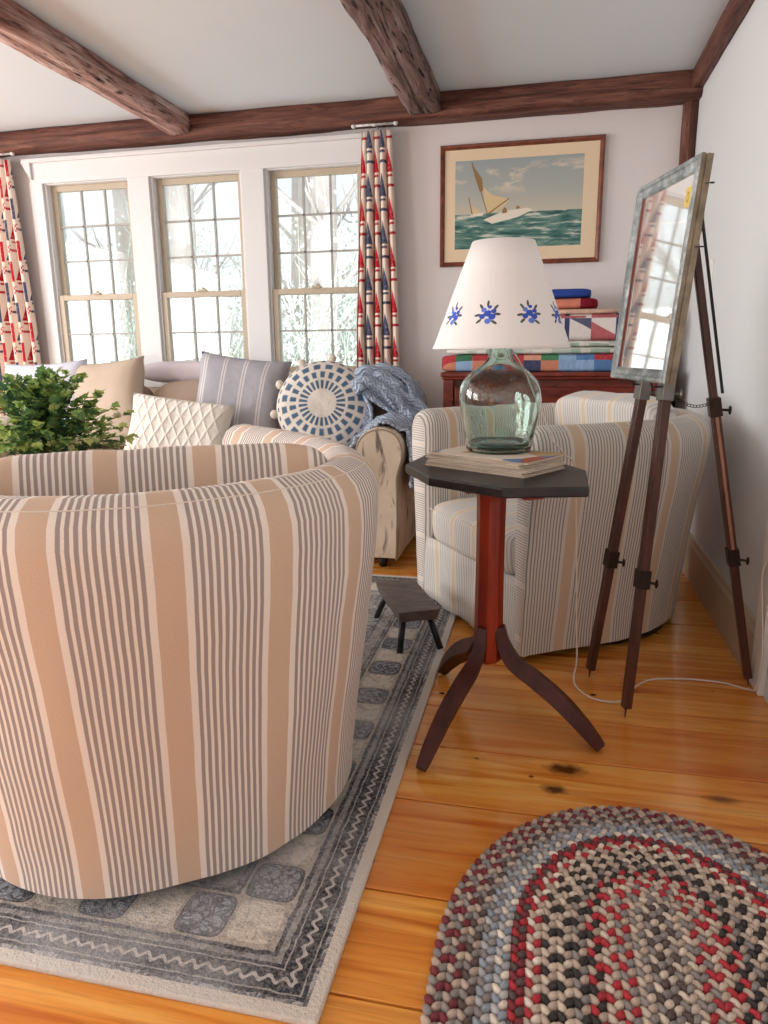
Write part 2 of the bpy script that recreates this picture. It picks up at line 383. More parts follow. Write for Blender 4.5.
# windows ----------------------------------------------------------
def glass_mat():
    t = NT('window_glass', .05); n = t.n
    tr = n.new('ShaderNodeBsdfTransparent'); gl = n.new('ShaderNodeBsdfGlossy'); gl.inputs['Roughness'].default_value = .02
    tr.inputs[0].default_value = (.93, .965, .975, 1)
    mx = n.new('ShaderNodeMixShader'); mx.inputs[0].default_value = .06
    t.l.new(tr.outputs[0], mx.inputs[1]); t.l.new(gl.outputs[0], mx.inputs[2]); t.l.new(mx.outputs[0], n['Material Output'].inputs[0]); return t.m
M['glass'] = glass_mat()
def window(k, x0, x1):
    cx = (x0 + x1) / 2; w = x1 - x0
    lab = ['left window with nine-over-six panes beside the red curtain', 'middle window of the three', 'right window of the three beside the sailboat curtain'][k - 1]
    W = thing('window_%d' % k, (cx, D, WZ0), 0, lab, kind='structure')
    zt = WZ1 - WZ0; zr = 1.453 - WZ0
    c = MB()                                     # white jamb liner set in the wall
    for sx in (-1, 1): c.box((sx * (w / 2 + .01), .078, zt / 2), (.02, .164, zt + .04))
    c.box((0, .078, zt + .01), (w, .164, .02)); c.box((0, .078, -.012), (w, .164, .024))
    c.build('window_frame', M['trim'], W, bevel=.003)
    s_ = MB(); s_.box((0, -.005, -.016), (w + .10, .09, .03)); s_.build('window_sill', M['trim'], W, bevel=.006)
    def sash(nm, za, zb, rows, y, fr=.036, extra=0):
        m = MB(); h = zb - za
        for sx in (-1, 1): m.box((sx * (w / 2 - fr / 2), y, (za + zb) / 2), (fr, .035, h))
        m.box((0, y, zb - fr / 2 + extra), (w - 2 * fr, .035, fr)); m.box((0, y, za + fr / 2), (w - 2 * fr, .035, fr))
        o = m.build(nm, M['sash'], W, bevel=.003)
        iw = w - 2 * fr; ih = h - 2 * fr; g = MB()
        for i in (1, 2): g.box((-iw / 2 + iw * i / 3, y, (za + zb) / 2), (.011, .018, ih))
        for i in range(1, rows): g.box((0, y, za + fr + ih * i / rows), (iw, .018, .011))
        g.build('muntin', M['muntin'], o)
        p = MB(); p.box((0, y + .004, (za + zb) / 2), (iw, .003, ih)); p.build('pane', M['glass'], o)
    sash('upper_sash', zr - .018, zt, 3, .062)
    sash('lower_sash', .0, zr + .018, 2, .022)
    l = MB(); l.box((0, .0, zr + .022), (.055, .03, .012)); l.ball((0.01, -.008, zr + .032), (.016, .01, .009)); l.build('sash_lock', M['sash'], W)
for k, (a, b) in enumerate(WX): window(k + 1, a, b)
# casing boards
def trimbox(name, boxes, mat=M['trim'], bev=.004):
    m = MB()
    for c, d in boxes: m.box(c, d)
    return tag(m.build(name, mat, bevel=bev), kind='structure')
X0, X1 = -3.255, -1.126
trimbox('trim_6', [(((X0 + X1) / 2, D - .016, 2.235), (X1 - X0 + .2, .03, .13)), (((X0 + X1) / 2, D - .03, 2.305), (X1 - X0 + .26, .06, .025)), (((X0 + X1) / 2, D - .022, 2.184), (X1 - X0 + .2, .012, .012))])
for n, (a, b) in enumerate([(X0 - .11, X0 - .015), (WX[0][1] + .015, WX[1][0] - .015), (WX[1][1] + .015, WX[2][0] - .015), (X1 + .015, X1 + .09)]):
    trimbox('trim_%d' % (7 + n), [(((a + b) / 2, D - .013, 1.55), (b - a, .026, 1.26)), (((a + b) / 2, D - .013, .95), (b - a, .026, .1)), (((a + b) / 2, D - .013, .90), (b - a, .03, .1))])
trimbox('trim_11', [(((X0 + X1) / 2, D - .013, .86), (X1 - X0 + .2, .026, .12))])

# light switch
sw = thing('light_switch', (XW, 3.7, 1.42), 0, 'small white light switch plate on the right wall behind the easel', 'light switch')
m = MB(); m.box((-.004, 0, 0), (.008, .075, .115)); m.build('switch_plate', M['white'], sw, bevel=.002)
m = MB(); m.box((-.012, 0, 0), (.012, .012, .024)); m.build('switch_toggle', M['white'], sw, bevel=.001)
# ------------------------------------------------------------------ soft shapes
def softbox(m, w, d, h, p=5, n=14, c=(0, 0, 0), wr=.004, seed=0, uvs=None, mi=0, R=None, squash=None):
    """rounded cushion block, stripes run along y/z over it"""
    c = Vector(c)
    def P(q):
        k = (abs(q[0]) ** p + abs(q[1]) ** p + abs(q[2]) ** p) ** (-1 / p); v = Vector(q) * k
        v = Vector((v.x * w / 2, v.y * d / 2, v.z * h / 2))
        if squash: v = squash(v)
        nn = noise.fractal(v * 5 + Vector((seed, 0, 0)), 1, 2, 3) * wr
        v = v + v.normalized() * nn
        return c + (R @ v if R else v)
    for ax in range(3):
        for sg in (-1, 1):
            def f(i, j, ax=ax, sg=sg):
                a, b = -1 + 2 * i / n, -1 + 2 * j / n
                a = math.sin(a * PI / 2) * .35 + a * .65; b = math.sin(b * PI / 2) * .35 + b * .65
                q = [0, 0, 0]; q[ax] = sg; q[(ax + 1) % 3] = a; q[(ax + 2) % 3] = b; return P(q)
            def uvf(i, j, ax=ax, sg=sg):
                v = f(i, j) - c; v = R.transposed() @ v if R else v
                return (v.x, v.z * .98 + v.y * (.9 if uvs is None else uvs))
            m.grid(f, n + 1, n + 1, mi, uvf=uvf, flip=(sg < 0))

def pillow(name, mat, w, h, t, loc, rot, n=22, pinch=.07, wr=.006, seed=0, parent=None, e=.42, sag=0):
    m = MB()
    for sg in (-1, 1):
        def f(i, j, sg=sg):
            u, v = -1 + 2 * i / n, -1 + 2 * j / n
            x = w / 2 * u * (1 - pinch * (1 - v * v)); z = h / 2 * v * (1 - pinch * (1 - u * u))
            k = max(0, (1 - u ** 4) * (1 - v ** 4)) ** e
            y = sg * t / 2 * k + noise.fractal(Vector((x * 4 + seed, z * 4, sg)), 1, 2, 3) * wr * k * 2
            y += -sag * (1 - v) ** 2 * .1
            return (x, y, z)
        m.grid(f, n + 1, n + 1, uvf=lambda i, j: ((-1 + 2 * i / n) * w / 2, (-1 + 2 * j / n) * h / 2), flip=(sg > 0))
    o = m.build(name, mat, parent, weld=True); o.location = loc; o.rotation_euler = rot; return o

# ------------------------------------------------------------------ barrel armchair
HALF = [(.43, .46), (.455, .25), (.46, .05), (.43, -.14), (.35, -.31), (.2, -.43), (0, -.47)]
def armchair(name, label, loc, rz, S, H, u0, mat, mcush, mfront, cush_z=.9, seed=0, cx=0.0, cwid=.62, crz=0, cy=-.22):
    T = thing(name, loc, rz, label, 'armchair', 'matching striped slipcovered swivel armchairs')
    P = [(a * S, b * S, 0) for a, b in HALF]; P = P + [(-x, y, 0) for x, y, _ in P[-2::-1]]
    C = cr(P, 10); N = len(C); L = [0]
    for i in range(1, N): L.append(L[-1] + (C[i] - C[i - 1]).length)
    nor = []
    for i in range(N):
        t_ = (C[min(i + 1, N - 1)] - C[max(i - 1, 0)]).normalized(); nor.append(Vector((-t_.y, t_.x, 0)) * -1)
    # outline runs front right -> back -> front left ; outward normal
    for i in range(N):
        if nor[i].dot(C[i] - Vector((0, .1, 0))) < 0: nor[i] = -nor[i]
    hs = H / .83
    sec = [(-.036, .036), (-.032, .10), (-.022, .2), (-.004, .35), (.014, .5), (.034, .62), (.04, .70), (.039, .755), (.028, .79), (.008, .815), (-.022, .83), (-.055, .828), (-.085, .812), (-.104, .78), (-.112, .72), (-.114, .6), (-.116, .45), (-.118, .28), (-.112, .12), (-.10, .045)]
    sec2 = []
    for a, b in zip(sec, sec[1:]): sec2 += [a, ((a[0] + b[0]) / 2, (a[1] + b[1]) / 2)]
    sec2.append(sec[-1]); sec = sec2
    V = [0]
    for a, b in zip(sec, sec[1:]): V.append(V[-1] + math.hypot(b[0] - a[0], b[1] - a[1]))
    K = len(sec)
    ext = [(-3, .052, .62), (-2, .042, .82), (-1, .024, .95)]
    st = [(0, *e[1:]) for e in ext] + [(i, 0, 1) for i in range(N)] + [(N - 1, *e[1:]) for e in ext[::-1]]
    fwd = Vector((0, 1, 0))
    def f(i, j):
        k, e, s_ = st[i]; o, z = sec[j]; z *= hs
        o2 = -.045 + (o + .045) * s_
        z2 = z if z < .6 * hs else .6 * hs + (z - .6 * hs) * (1 - (1 - s_) * .35)
        b = C[k] + nor[k] * o2 * 1.0 + fwd * e
        wv = noise.fractal(Vector((b.x * 4 + seed, b.y * 4, z2 * 3)), 1, 2, 4) * .008
        # hem sag and small horizontal creases low on the sides
        cw = max(0, 1 - abs(z2 - .3) / .22) * max(0, abs(b.x) - .3 * S) * 6
        wv += math.sin(z2 * 95 + nz(b.x, b.y, z2, 6) * 5) * .0035 * min(1, cw)
        z2 += nz(b.x * 3 + seed, b.y * 3, 2) * .006 * (1 if z < .1 else 0)
        b = b + nor[k] * wv
        return (b.x, b.y, z2)
    m = MB()
    m.grid(f, len(st), K, 0, uvf=lambda i, j: (u0 + L[st[i][0]] + (st[i][1] if i > 5 else -st[i][1]), V[j]))
    base = 0
    for i, flip in ((0, 0), (len(st) - 1, 1)):
        idx = [i * K + j for j in range(K)]
        if flip: idx = idx[::-1]
        # split the end panel into strips so it stays clean
        A = idx[:]; n2 = K // 2
        for q in range(n2):
            a, b, c, d = A[q], A[q + 1], A[-2 - q], A[-1 - q]
            if len({a, b, c, d}) < 4: continue
            m.face([a, b, c, d], [(m.v[x][0] + m.v[x][1], m.v[x][2]) for x in (a, b, c, d)], 1, sm=True)
    sh = m.build('slipcover', [mat, M['stripeH']], T); 
    w_ = sh.modifiers.new('w', 'WELD'); w_.merge_threshold = .0002
    # top seam cord all round
    m = MB(); m.tube([Vector(f(i, 16)) + Vector((0, 0, .001)) for i in range(3, len(st) - 3)], .0028, 6, uvf=None) if False else m.tube([Vector(f(i, 18)) for i in range(3, len(st) - 3)], .0013, 6)
    m.build('top_seam', M['cream'], T)
    # front panel under the seat
    m = MB(); iw = .395 * S
    def fp(i, j):
        x = -iw + 2 * iw * i / 16; z = .032 + .27 * j / 6
        return (x, .490 * S + .008 * math.sin(i * 1.3 + j * .4) + .01 * (1 - (x / iw) ** 2), z)
    m.grid(fp, 17, 7, uvf=lambda i, j: (-iw + 2 * iw * i / 16, .27 * j / 6), flip=True)
    o = m.build('front_panel', mfront, T); q = o.modifiers.new('s', 'SOLIDIFY'); q.thickness = .02
    # seat deck and cushion
    m = MB(); softbox(m, .70 * S, .80 * S, .19, 6, 14, (0, .115 * S, .375), .008, seed); m.build('seat_cushion', mfront, T, weld=True)
    m = MB(); m.tube([(x * S, (.515 + (.0)) * S, .44) for x in (-.27, 0, .27)], .0015, 6); m.build('cushion_piping', M['cream'], T)
    m = MB(); m.lathe([(0, .12), (.30 * S, .12), (.30 * S, .24), (0, .24)], n=24); m.build('chair_frame', M['black'], T)
    # back cushion
    R = Matrix.Rotation(math.radians(crz), 3, 'Z') @ Matrix.Rotation(math.radians(-12), 3, 'X')
    sq = None
    m = MB(); softbox(m, cwid * S, .15, .46, 7, 16, (cx, cy * S, cush_z - .23), .009, seed + 3, R=R, squash=sq); m.build('back_cushion', mcush, T, weld=True)
    # swivel base
    m = MB(); m.lathe([(0, 0), (.39 * S, 0), (.405 * S, .008), (.405 * S, .024), (.38 * S, .034), (0, .034)], n=48); m.lathe([(.06, .03), (.06, .12)], n=16); m.build('swivel_base', M['black'], T)
    return T
R_ = math.radians
armchair('armchair', 'striped slipcovered barrel armchair seen from behind in the left foreground, standing on the patterned rug', (-.95, 1.54, .012), R_(45), 1.15, .845, .030, M['stripe'], M['stripe'], M['stripeB'], .882, 1, cx=-.02, cwid=.66, crz=-17, cy=-.19)
armchair('armchair', 'pale striped barrel armchair behind the octagonal table, near the right wall', (.112, 3.0, 0), R_(127), 1.0, .845, .02, M['stripeB'], M['stripeC'], M['stripeC'], .905, 9)

# ------------------------------------------------------------------ side table
T = thing('side_table', (-.14, 2.0, 0), 0, 'black octagonal tilt-top candle table on a red-brown post with three curved legs', 'side table')
octo = [(-.41, 2.107), (-.307, 1.913), (-.097, 1.776), (.114, 1.83), (.119, 2.09), (.02, 2.28), (-.18, 2.40), (-.386, 2.31)]
octo = [(x + .14, y - 2.0) for x, y in octo]
m = MB(); m.prism(octo, .728, .755); m.build('tabletop', M['ebony'], T, bevel=.005)
m = MB(); m.box((.02, .04, .722), (.06, .42, .022), rz=.5); m.box((-.02, .02, .722), (.18, .16, .024), rz=.5); m.build('cleat', M['redwood'], T, bevel=.004)
m = MB()
def pole(i, j):
    z = [.19, .2, .25, .32, .45, .6, .68, .71][j]; r = [.036, .042, .043, .041, .040, .040, .041, .046][j]
    a = PI / 4 * i + PI / 8 + .35; k = 1.03 if i % 2 else .98
    return (r * math.cos(a) * k, r * math.sin(a) * k, z)
m.grid(pole, 8, 8, cu=True, cap=True, sm=False); m.build('pole', M['redwood'], T, bevel=.0015)
for ang, ln in ((-114, .36), (-21, .35), (122, .33)):
    a = R_(ang); d = Vector((math.cos(a), math.sin(a), 0))
    k = ln / .35
    pts = cr([d * (r * k) + Vector((0, 0, z)) for r, z in [(.036, .305), (.05, .25), (.085, .20), (.15, .165), (.225, .12), (.29, .068), (.335, .025), (.35, .012)]], 5)
    n = len(pts); m = MB()
    m.tube(pts, [.021 + .013 * math.sin(PI * min(1, i / n * 1.1)) for i in range(n)], 4, sq=(.95, 1.15), sm=False); m.build('leg', M['leg'], T, bevel=.006)

# newspapers
def paper_mat():
    t = NT('newsprint', .85, .2); u = t.xyz(t.uv())
    ln = t.m_('FRACT', t.m_('MULTIPLY', u[1], 130.0))
    c = t.ramp(t.noise(t.scale(t.uv(), 8, 200), 1, 3), [(.3, rgb(196, 176, 154)), (.7, rgb(232, 220, 204))])
    blk = t.noise(t.scale(t.uv(), 14, 14), 1, 1)
    c = t.mix(t.m_('MULTIPLY', t.m_('MULTIPLY', t.m_('GREATER_THAN', ln, .5), t.m_('GREATER_THAN', blk, .5)), .35), c, rgb(110, 100, 96))
    t.base(c); return t.m
M['paper'] = paper_mat()
def colour_print():
    t = NT('colour_supplement', .6); v = t.vor(t.scale(t.uv(), 9, 9), 1, out='Color'); x = t.xyz(v)[0]
    t.base(t.ramp(x, [(0, rgb(228, 214, 196)), (.35, rgb(170, 90, 70)), (.5, rgb(226, 212, 196)), (.7, rgb(96, 128, 170)), (.85, rgb(200, 160, 110))], 'CONSTANT')); return t.m
M['print'] = colour_print()
px, py = -.144, 2.105; ang = math.atan2(-.52, .853)
zc = .755
plab = ['folded newspaper lying directly on the black tabletop, lowest of the stack', 'folded newspaper second from the bottom of the stack', 'thick folded newspaper under the colour supplement', 'colour printed folded paper directly beneath the glass lamp']
for k in range(4):
    th = [.012, .010, .012, .007][k]; rz = ang + [.0, .02, -.03, .05][k]
    o = thing('newspaper', (px + [0, .004, -.003, .006][k], py + [0, -.003, .004, .0][k], zc), rz, plab[k], 'newspaper', 'newspapers stacked under the lamp')
    for q in range(3):
        w, d = .352 - .005 * q - .004 * k, .218 - .004 * (q % 2); h = th / 3
        m = MB()
        poly = []
        for sx, sy, a0 in ((1, 1, 0), (-1, 1, 90), (-1, -1, 180), (1, -1, 270)):
            for e in (0, 45, 90): poly.append((sx * (w / 2 - .006) + .006 * math.cos(R_(a0 + e)), sy * (d / 2 - .006) + .006 * math.sin(R_(a0 + e))))
        m.prism(poly, h * q, h * q + h * .94)
        for fi in range(len(m.f)):
            m.uv[fi] = [(m.v[x][0] + .3, m.v[x][1] + .2 + m.v[x][2] * 30) for x in m.f[fi]]
        m.build('folded_sheets', M['print'] if (k == 3 and q == 2) else M['paper'], o, bevel=.0012, seg=1)
    zc += th + .0003
ZP = zc

# ------------------------------------------------------------------ lamp
LP = (-.134, 2.15)
T = thing('table_lamp', (LP[0], LP[1], ZP), 0, 'table lamp made of a green glass demijohn with a white shade painted with blue flowers', 'lamp')
def demijohn():
    t = NT('green_bottle_glass', .02); b = t.b
    b.inputs['Transmission Weight'].default_value = 1; b.inputs['IOR'].default_value = 1.45
    f = t.noise(t.obj(), 9, 2); b.inputs['Base Color'].default_value = (.84, .96, .91, 1); t.bump(f, .01, .6); return t.m
M['bottle'] = demijohn()
prof = [(.0, .014), (.05, .008), (.08, .0), (.094, .004), (.099, .02), (.103, .05), (.110, .09), (.117, .13), (.120, .155), (.118, .18), (.108, .205), (.09, .226), (.068, .242), (.050, .255), (.039, .268), (.034, .285), (.033, .31), (.0345, .325)]
pr = [Vector((a, b, 0)) for a, b in prof]; pr = [(p.x, p.y) for p in cr(pr, 3)]
inner = [(max(0, r - .0045), z + (.006 if z < .05 else 0)) for r, z in pr][::-1]
m = MB()
def bott(i, j, P=pr + inner):
    r, z = P[j]; a = 2 * PI * i / 48; k = 1 + .018 * math.sin(3 * a + z * 14) * (1 if z < .23 else .3) * min(1, r * 20)
    return (r * k * math.cos(a), r * k * math.sin(a), z)
m.grid(bott, 48, len(pr) * 2, cu=True, flip=False)
m.build('glass_bottle', M['bottle'], T, weld=True)
gm = NT('thick_green_glass', .15); gm.base(rgb(70, 150, 120)); gm.b.inputs['Transmission Weight'].default_value = .8
m = MB(); m.lathe([(0, .0165), (.07, .0165), (.088, .018), (.09, .026), (.06, .022), (0, .021)], n=40); m.build('bottle_foot', gm.m, T)
m = MB(); m.lathe([(0, .322), (.03, .322), (.033, .33), (.02, .337), (.014, .36), (.014, .42), (0, .42)], n=24); m.build('lamp_socket', M['steel'], T)
shade = NT('shade_cloth', .9, .1); shade.base(rgb(238, 234, 232)); shade.b.inputs['Subsurface Weight'].default_value = 0
shade.bump(shade.noise(shade.scale(shade.uv(), 500, 300), 1, 1), .0008)
zb, zt_, rb, rt = .298, .590, .197, .088
blue = plain('painted_blue', rgb(50, 84, 190), .7); lblue = plain('painted_light_blue', rgb(96, 130, 214), .7); lf = plain('painted_leaf', rgb(78, 84, 78), .7)
m = MB()
m.lathe([(rb, zb), (rb + .0015, zb + .001), *[(rb + (rt - rb) * q, zb + (zt_ - zb) * q) for q in (.05, .25, .5, .75)], (rt, zt_), (rt - .002, zt_), (rb - .004, zb)], n=72)
def onsh(a, s, off):
    """a angle, s 0..1 up the slant"""
    r = rb + (rt - rb) * s - .001; z = zb + (zt_ - zb) * s
    return Vector(((r + off) * math.cos(a), (r + off) * math.sin(a), z))
def petal(a0, s0, da, ds, ra, rs, th, mi, off=.0012):
    pts = []
    for q in range(10):
        t = 2 * PI * q / 10; u, v = ra * math.cos(t), rs * math.sin(t); c, s_ = math.cos(th), math.sin(th)
        uu, vv = u * c - v * s_ + da, u * s_ + v * c + ds
        pts.append(m.add(onsh(a0 + uu / .17, s0 + vv / .315, off)))
    m.face(pts, mi=mi)
for k in range(9):
    a0 = R_(-100 + k * 40); s0 = .30
    for (u, v, r, mi) in ((0, .004, .0085, 1), (-.012, -.003, .007, 1), (.011, -.004, .008, 1), (.002, -.014, .0075, 2), (-.010, .012, .006, 2), (.014, .009, .006, 1), (0.004, .019, .0045, 1)):
        for z in range(2): petal(a0, s0, (u + .002 * z) * 1.2, v * 1.2, r * 1.15, r * 1.0, z * .9, mi, .0012 + .0003 * z)
    for (u, v, th) in ((-.023, .0, .2), (.024, .002, -.1), (-.018, -.014, .7), (.017, -.017, -.6), (.0, .027, 1.5), (-.016, .020, 2.3), (.02, .018, .8)):
        petal(a0, s0, u * 1.2, v * 1.2, .0095, .0038, th, 3, .0011)
m.build('lamp_shade', [shade.m, blue, lblue, lf], T)
# cord
pts = [(-.10, 2.17, 1.09), (-.06, 2.185, 1.02), (-.015, 2.2, .92), (.02, 2.2, .83), (.045, 2.21, .80), (.065, 2.225, .775), (.085, 2.245, .76), (.097, 2.262, .72), (.105, 2.28, .6), (.118, 2.3, .4), (.128, 2.32, .2), (.136, 2.34, .06), (.128, 2.325, .005), (.135, 2.25, .0045), (.174, 2.185, .0045), (.225, 2.168, .0045), (.27, 2.18, .0045), (.30, 2.235, .0045), (.33, 2.30, .0045), (.38, 2.355, .0045), (.46, 2.378, .0045), (.54, 2.385, .0045), (.62, 2.375, .0045), (.675, 2.345, .0045), (.692, 2.31, .03), (.695, 2.30, .15), (.688, 2.33, .3), (.684, 2.35, .40), (.688, 2.31, .455), (.695, 2.24, .44), (.70, 2.2, .40)]
m = MB(); m.tube([Vector(p) - Vector((LP[0], LP[1], ZP)) for p in cr(pts, 6)], .0028, 8)
m.box(Vector((.692, 2.2, .39)) - Vector((LP[0], LP[1], ZP)), (.02, .024, .03)); m.build('cord', M['cord'], T)

# ------------------------------------------------------------------ footstool
A = Vector((-.488, 2.383)); B = Vector((-.346, 2.45)); Cc = Vector((-.506, 2.785)); Dd = Vector((-.655, 2.717))
T = thing('footstool', (0, 0, 0), 0, 'small worn black wooden footstool with four splayed legs on the rug edge', 'stool')
T.location = (-.5, 2.59, .012); o2 = Vector((-.5, 2.59))
m = MB(); poly = [tuple(p - o2) for p in (A, B, Cc, Dd)]; ctr = Vector((sum(p[0] for p in poly) / 4, sum(p[1] for p in poly) / 4))
def tp(x, y, z):
    k = 1 if z > .15 else .9; return (ctr.x + (x - ctr.x) * k, ctr.y + (y - ctr.y) * (k + .03 if z < .15 else 1), z)
m.prism(poly, .112, .156, fn=tp); m.build('seat', M['stooltop'], T, bevel=.003)
dl = (Vector(poly[1]) - Vector(poly[0])).normalized(); dw = (Vector(poly[3]) - Vector(poly[0])).normalized()
for sx in (-1, 1):
    for sy in (-1, 1):
        top = ctr + dl * sx * .045 + dw * sy * .12; bot = ctr + dl * sx * .078 + dw * sy * .185
        m = MB(); m.tube([(top.x, top.y, .13), (bot.x, bot.y, .0)], [.013, .0115], 8); m.build('leg', M['black'], T)

# ------------------------------------------------------------------ mirror on tripod
E1, E2, E3 = Vector((.179, 2.344, 0)), Vector((.271, 2.087, 0)), Vector((.690, 2.385, 0))
A1, A2, A3 = Vector((.338, 2.30, 1.45)), Vector((.362, 2.235, 1.45)), Vector((.385, 2.285, 1.42))
T = thing('tripod_easel', (.37, 2.27, 0), 0, 'antique wooden surveyor tripod with brass clamps used as an easel by the right wall', 'easel')
O = Vector((.37, 2.27, 0))
def bar(m, a, b, w, d, shift=0, ref=Vector((0, 0, 1)), side=None, mi=0):
    a, b = Vector(a), Vector(b); t = (b - a).normalized(); s_ = side - t * side.dot(t) if side else t.cross(ref); s_.normalize(); u = t.cross(s_)
    Mx = Matrix((s_, u, t)).transposed(); m.box((a + b) / 2 + s_ * shift, (w, d, (b - a).length), M=Mx, mi=mi)
hd = MB(); hd.lathe([(0, 1.40), (.035, 1.40), (.04, 1.42), (.04, 1.45), (.03, 1.47), (0, 1.47)], n=20); hd.build('tripod_head', M['brass'], T)
for k, (e, a, zc1, zc2) in enumerate(((E1, A1, .98, .44), (E2, A2, .985, .44), (E3, A3, .93, .46))):
    def at(z): return e.lerp(a, z / a.z) - O
    side = (E2 - E1).normalized() if k < 2 else Vector((0, 1, 0))
    lg = MB(); bar(lg, at(.03), at(zc2 + .02), .027, .024, side=side); lg.tube([at(-.0), at(.03)], [.002, .004], 6)
    leg = lg.build('leg', M['tripod'], T, bevel=.003)
    up = MB()
    for sg in (-1, 1): bar(up, at(zc2 - .03), at(zc1 + .0), (.0135), .026, shift=sg * .0082, side=side)
    up.build('leg_upper_slats', M['tripod'], leg, bevel=.002)
    ed = MB(); fr = Vector((-.25, -1, 0)); bar(ed, at(zc2) , at(zc1 - .02), .005 if k < 2 else .003, .018 if k < 2 else .008, shift=-.0165, side=side); ed.build('pale_edge', M['tripodedge'], leg)  # paler strip along one side of each leg
    up = MB(); bar(up, at(zc1 - .02), at(a.z - .02), .024, .022, side=side); up.build('leg_top_bar', M['tripod'], leg, bevel=.003)
    for zz, mt_ in ((zc2, M['brass']), (zc1, M['steel'] if k < 2 else M['brass'])):
        cl = MB(); bar(cl, at(zz - .04), at(zz + .015), .040, .034, side=side); p_ = at(zz - .02)
        cl.tube([p_, p_ + Vector((.036, -.018, 0))], .0045, 6); cl.ball(p_ + Vector((.038, -.019, 0)), (.005, .008, .014))
        cl.build('brass_clamp', mt_, leg, bevel=.003)
m = MB(); bar(m, Vector((.402, 2.25, 1.44)) - O, Vector((.505, 2.29, .96)) - O, .005, .007); m.build('black_strut', M['black'], T)
ch = MB(); p0 = Vector((.345, 2.18, .965)) - O; p1 = Vector((.475, 2.29, .93)) - O
for i in range(14):
    t = i / 13; p = p0.lerp(p1, t) + Vector((0, 0, -.02 * math.sin(PI * t))); ch.tube([p + Vector((.005 * math.cos(q * PI / 3), .002 * (i % 2) * math.sin(q * PI / 3), .004 * math.sin(q * PI / 3))) for q in range(7)], .0012, 5)
ch.build('chain', M['brass'], T)
for p in ((.30, 2.315, .985), (.335, 2.18, .985)):
    pg = MB(); q = Vector(p) - O; pg.tube([q, q + Vector((-.045, -.012, 0)), q + Vector((-.052, -.014, .028))], .003, 6); pg.build('rest_hook', M['black'], T)

BL = Vector((.200, 2.437, 1.0)); h_ = .247; w, Hh, ln = .421, .565, .090
dx = Vector((math.sin(h_), -math.cos(h_), 0)); nn = Vector((-math.cos(h_), -math.sin(h_), 0)); uu = Vector((0, 0, 1)) * math.cos(ln) - nn * math.sin(ln); n2 = dx.cross(uu)
if n2.dot(nn) < 0: n2 = -n2
T = thing('framed_mirror', BL, 0, 'rectangular mirror in a grey-green frame leaning on the wooden tripod', 'mirror')
fm = NT('grey_green_frame', .42, .5); v = fm.noise(fm.obj(), 22, 5, .6); c = fm.ramp(v, [(.3, rgb(104, 112, 112)), (.5, rgb(142, 150, 150)), (.7, rgb(196, 204, 206))]); fm.base(c); fm.b.inputs['Metallic'].default_value = .25; fm.bump(v, .001)
fe = NT('frame_edge_bronze', .5); v = fe.noise(fe.obj(), 18, 5, .6); fe.base(fe.ramp(v, [(.3, rgb(96, 84, 66)), (.7, rgb(150, 138, 116))]))
fw_ = .034
m = MB()
# frame profile: (inset, depth along normal) from back outer edge round to sight edge
pf = [(0, -.030), (0, -.016), (.003, -.013), (0, -.010), (0, .0), (.004, .004), (.012, .004), (.016, .000), (.026, -.003), (.030, -.001), (.034, -.004), (.036, -.010)]
cs = [(0, 0), (w, 0), (w, Hh), (0, Hh)]
for a in range(4):
    for b in range(len(pf) - 1):
        idx = []
        for (ci, pi_) in ((a, b), ((a + 1) % 4, b), ((a + 1) % 4, b + 1), (a, b + 1)):
            x, y = cs[ci]; ins, dp = pf[pi_]; x += ins * (1 if x == 0 else -1); y += ins * (1 if y == 0 else -1)
            idx.append(m.add(dx * x + uu * y + n2 * dp))
        m.face(idx, mi=1 if b < 4 else 0)
m.build('mirror_frame', [fm.m, fe.m], T, weld=True)
def slab(name, x0, x1, y0, y1, d0, d1, mat):
    m = MB(); m.prism([(x0, y0), (x1, y0), (x1, y1), (x0, y1)], d0, d1, fn=lambda x, y, z: dx * x + uu * y + n2 * z); return m.build(name, mat, T)
mm = NT('old_mirror', .04); mm.base((.90, .89, .87, 1)); mm.b.inputs['Metallic'].default_value = .78
slab('mirror_glass', .035, w - .035, .035, Hh - .035, -.014, -.0105, mm.m)
slab('red_sight_edge', .034, .040, .036, Hh - .036, -.0104, -.006, plain('red_edge', rgb(130, 58, 40), .5))
slab('back_board', .005, w - .005, .005, Hh - .005, -.030, -.0145, fe.m)
slab('sticker', w - .085, w - .052, Hh - .115, Hh - .065, -.0104, -.0100, plain('yellow_sticker', rgb(214, 186, 98), .7))
def ringm(x, y, ww, hh, mat):
    m = MB()
    def f(i, j):
        a = 2 * PI * i / 20; r = 1 if j else .62; return dx * (x + ww * r * math.cos(a)) + uu * (y + hh * r * math.sin(a)) + n2 * -.0097
    m.grid(f, 20, 2, cu=True); return m.build('sticker_mark', mat, T)
ringm(w - .0685, Hh - .09, .008, .014, plain('sticker_ink', rgb(168, 132, 60), .7))
for yy in (Hh - .07, Hh - .22):
    m = MB(); c0 = dx * (w + .001) + uu * yy + n2 * -.02
    m.tube([c0 + dx * .0, c0 + dx * .006 - n2 * .006], .0015, 5)
    m.tube([c0 + dx * .010 - n2 * .012 + (dx * math.cos(q * PI / 5) + n2 * math.sin(q * PI / 5)) * .005 for q in range(11)], .0016, 5)
    m.build('screw_eye', M['black'], T)
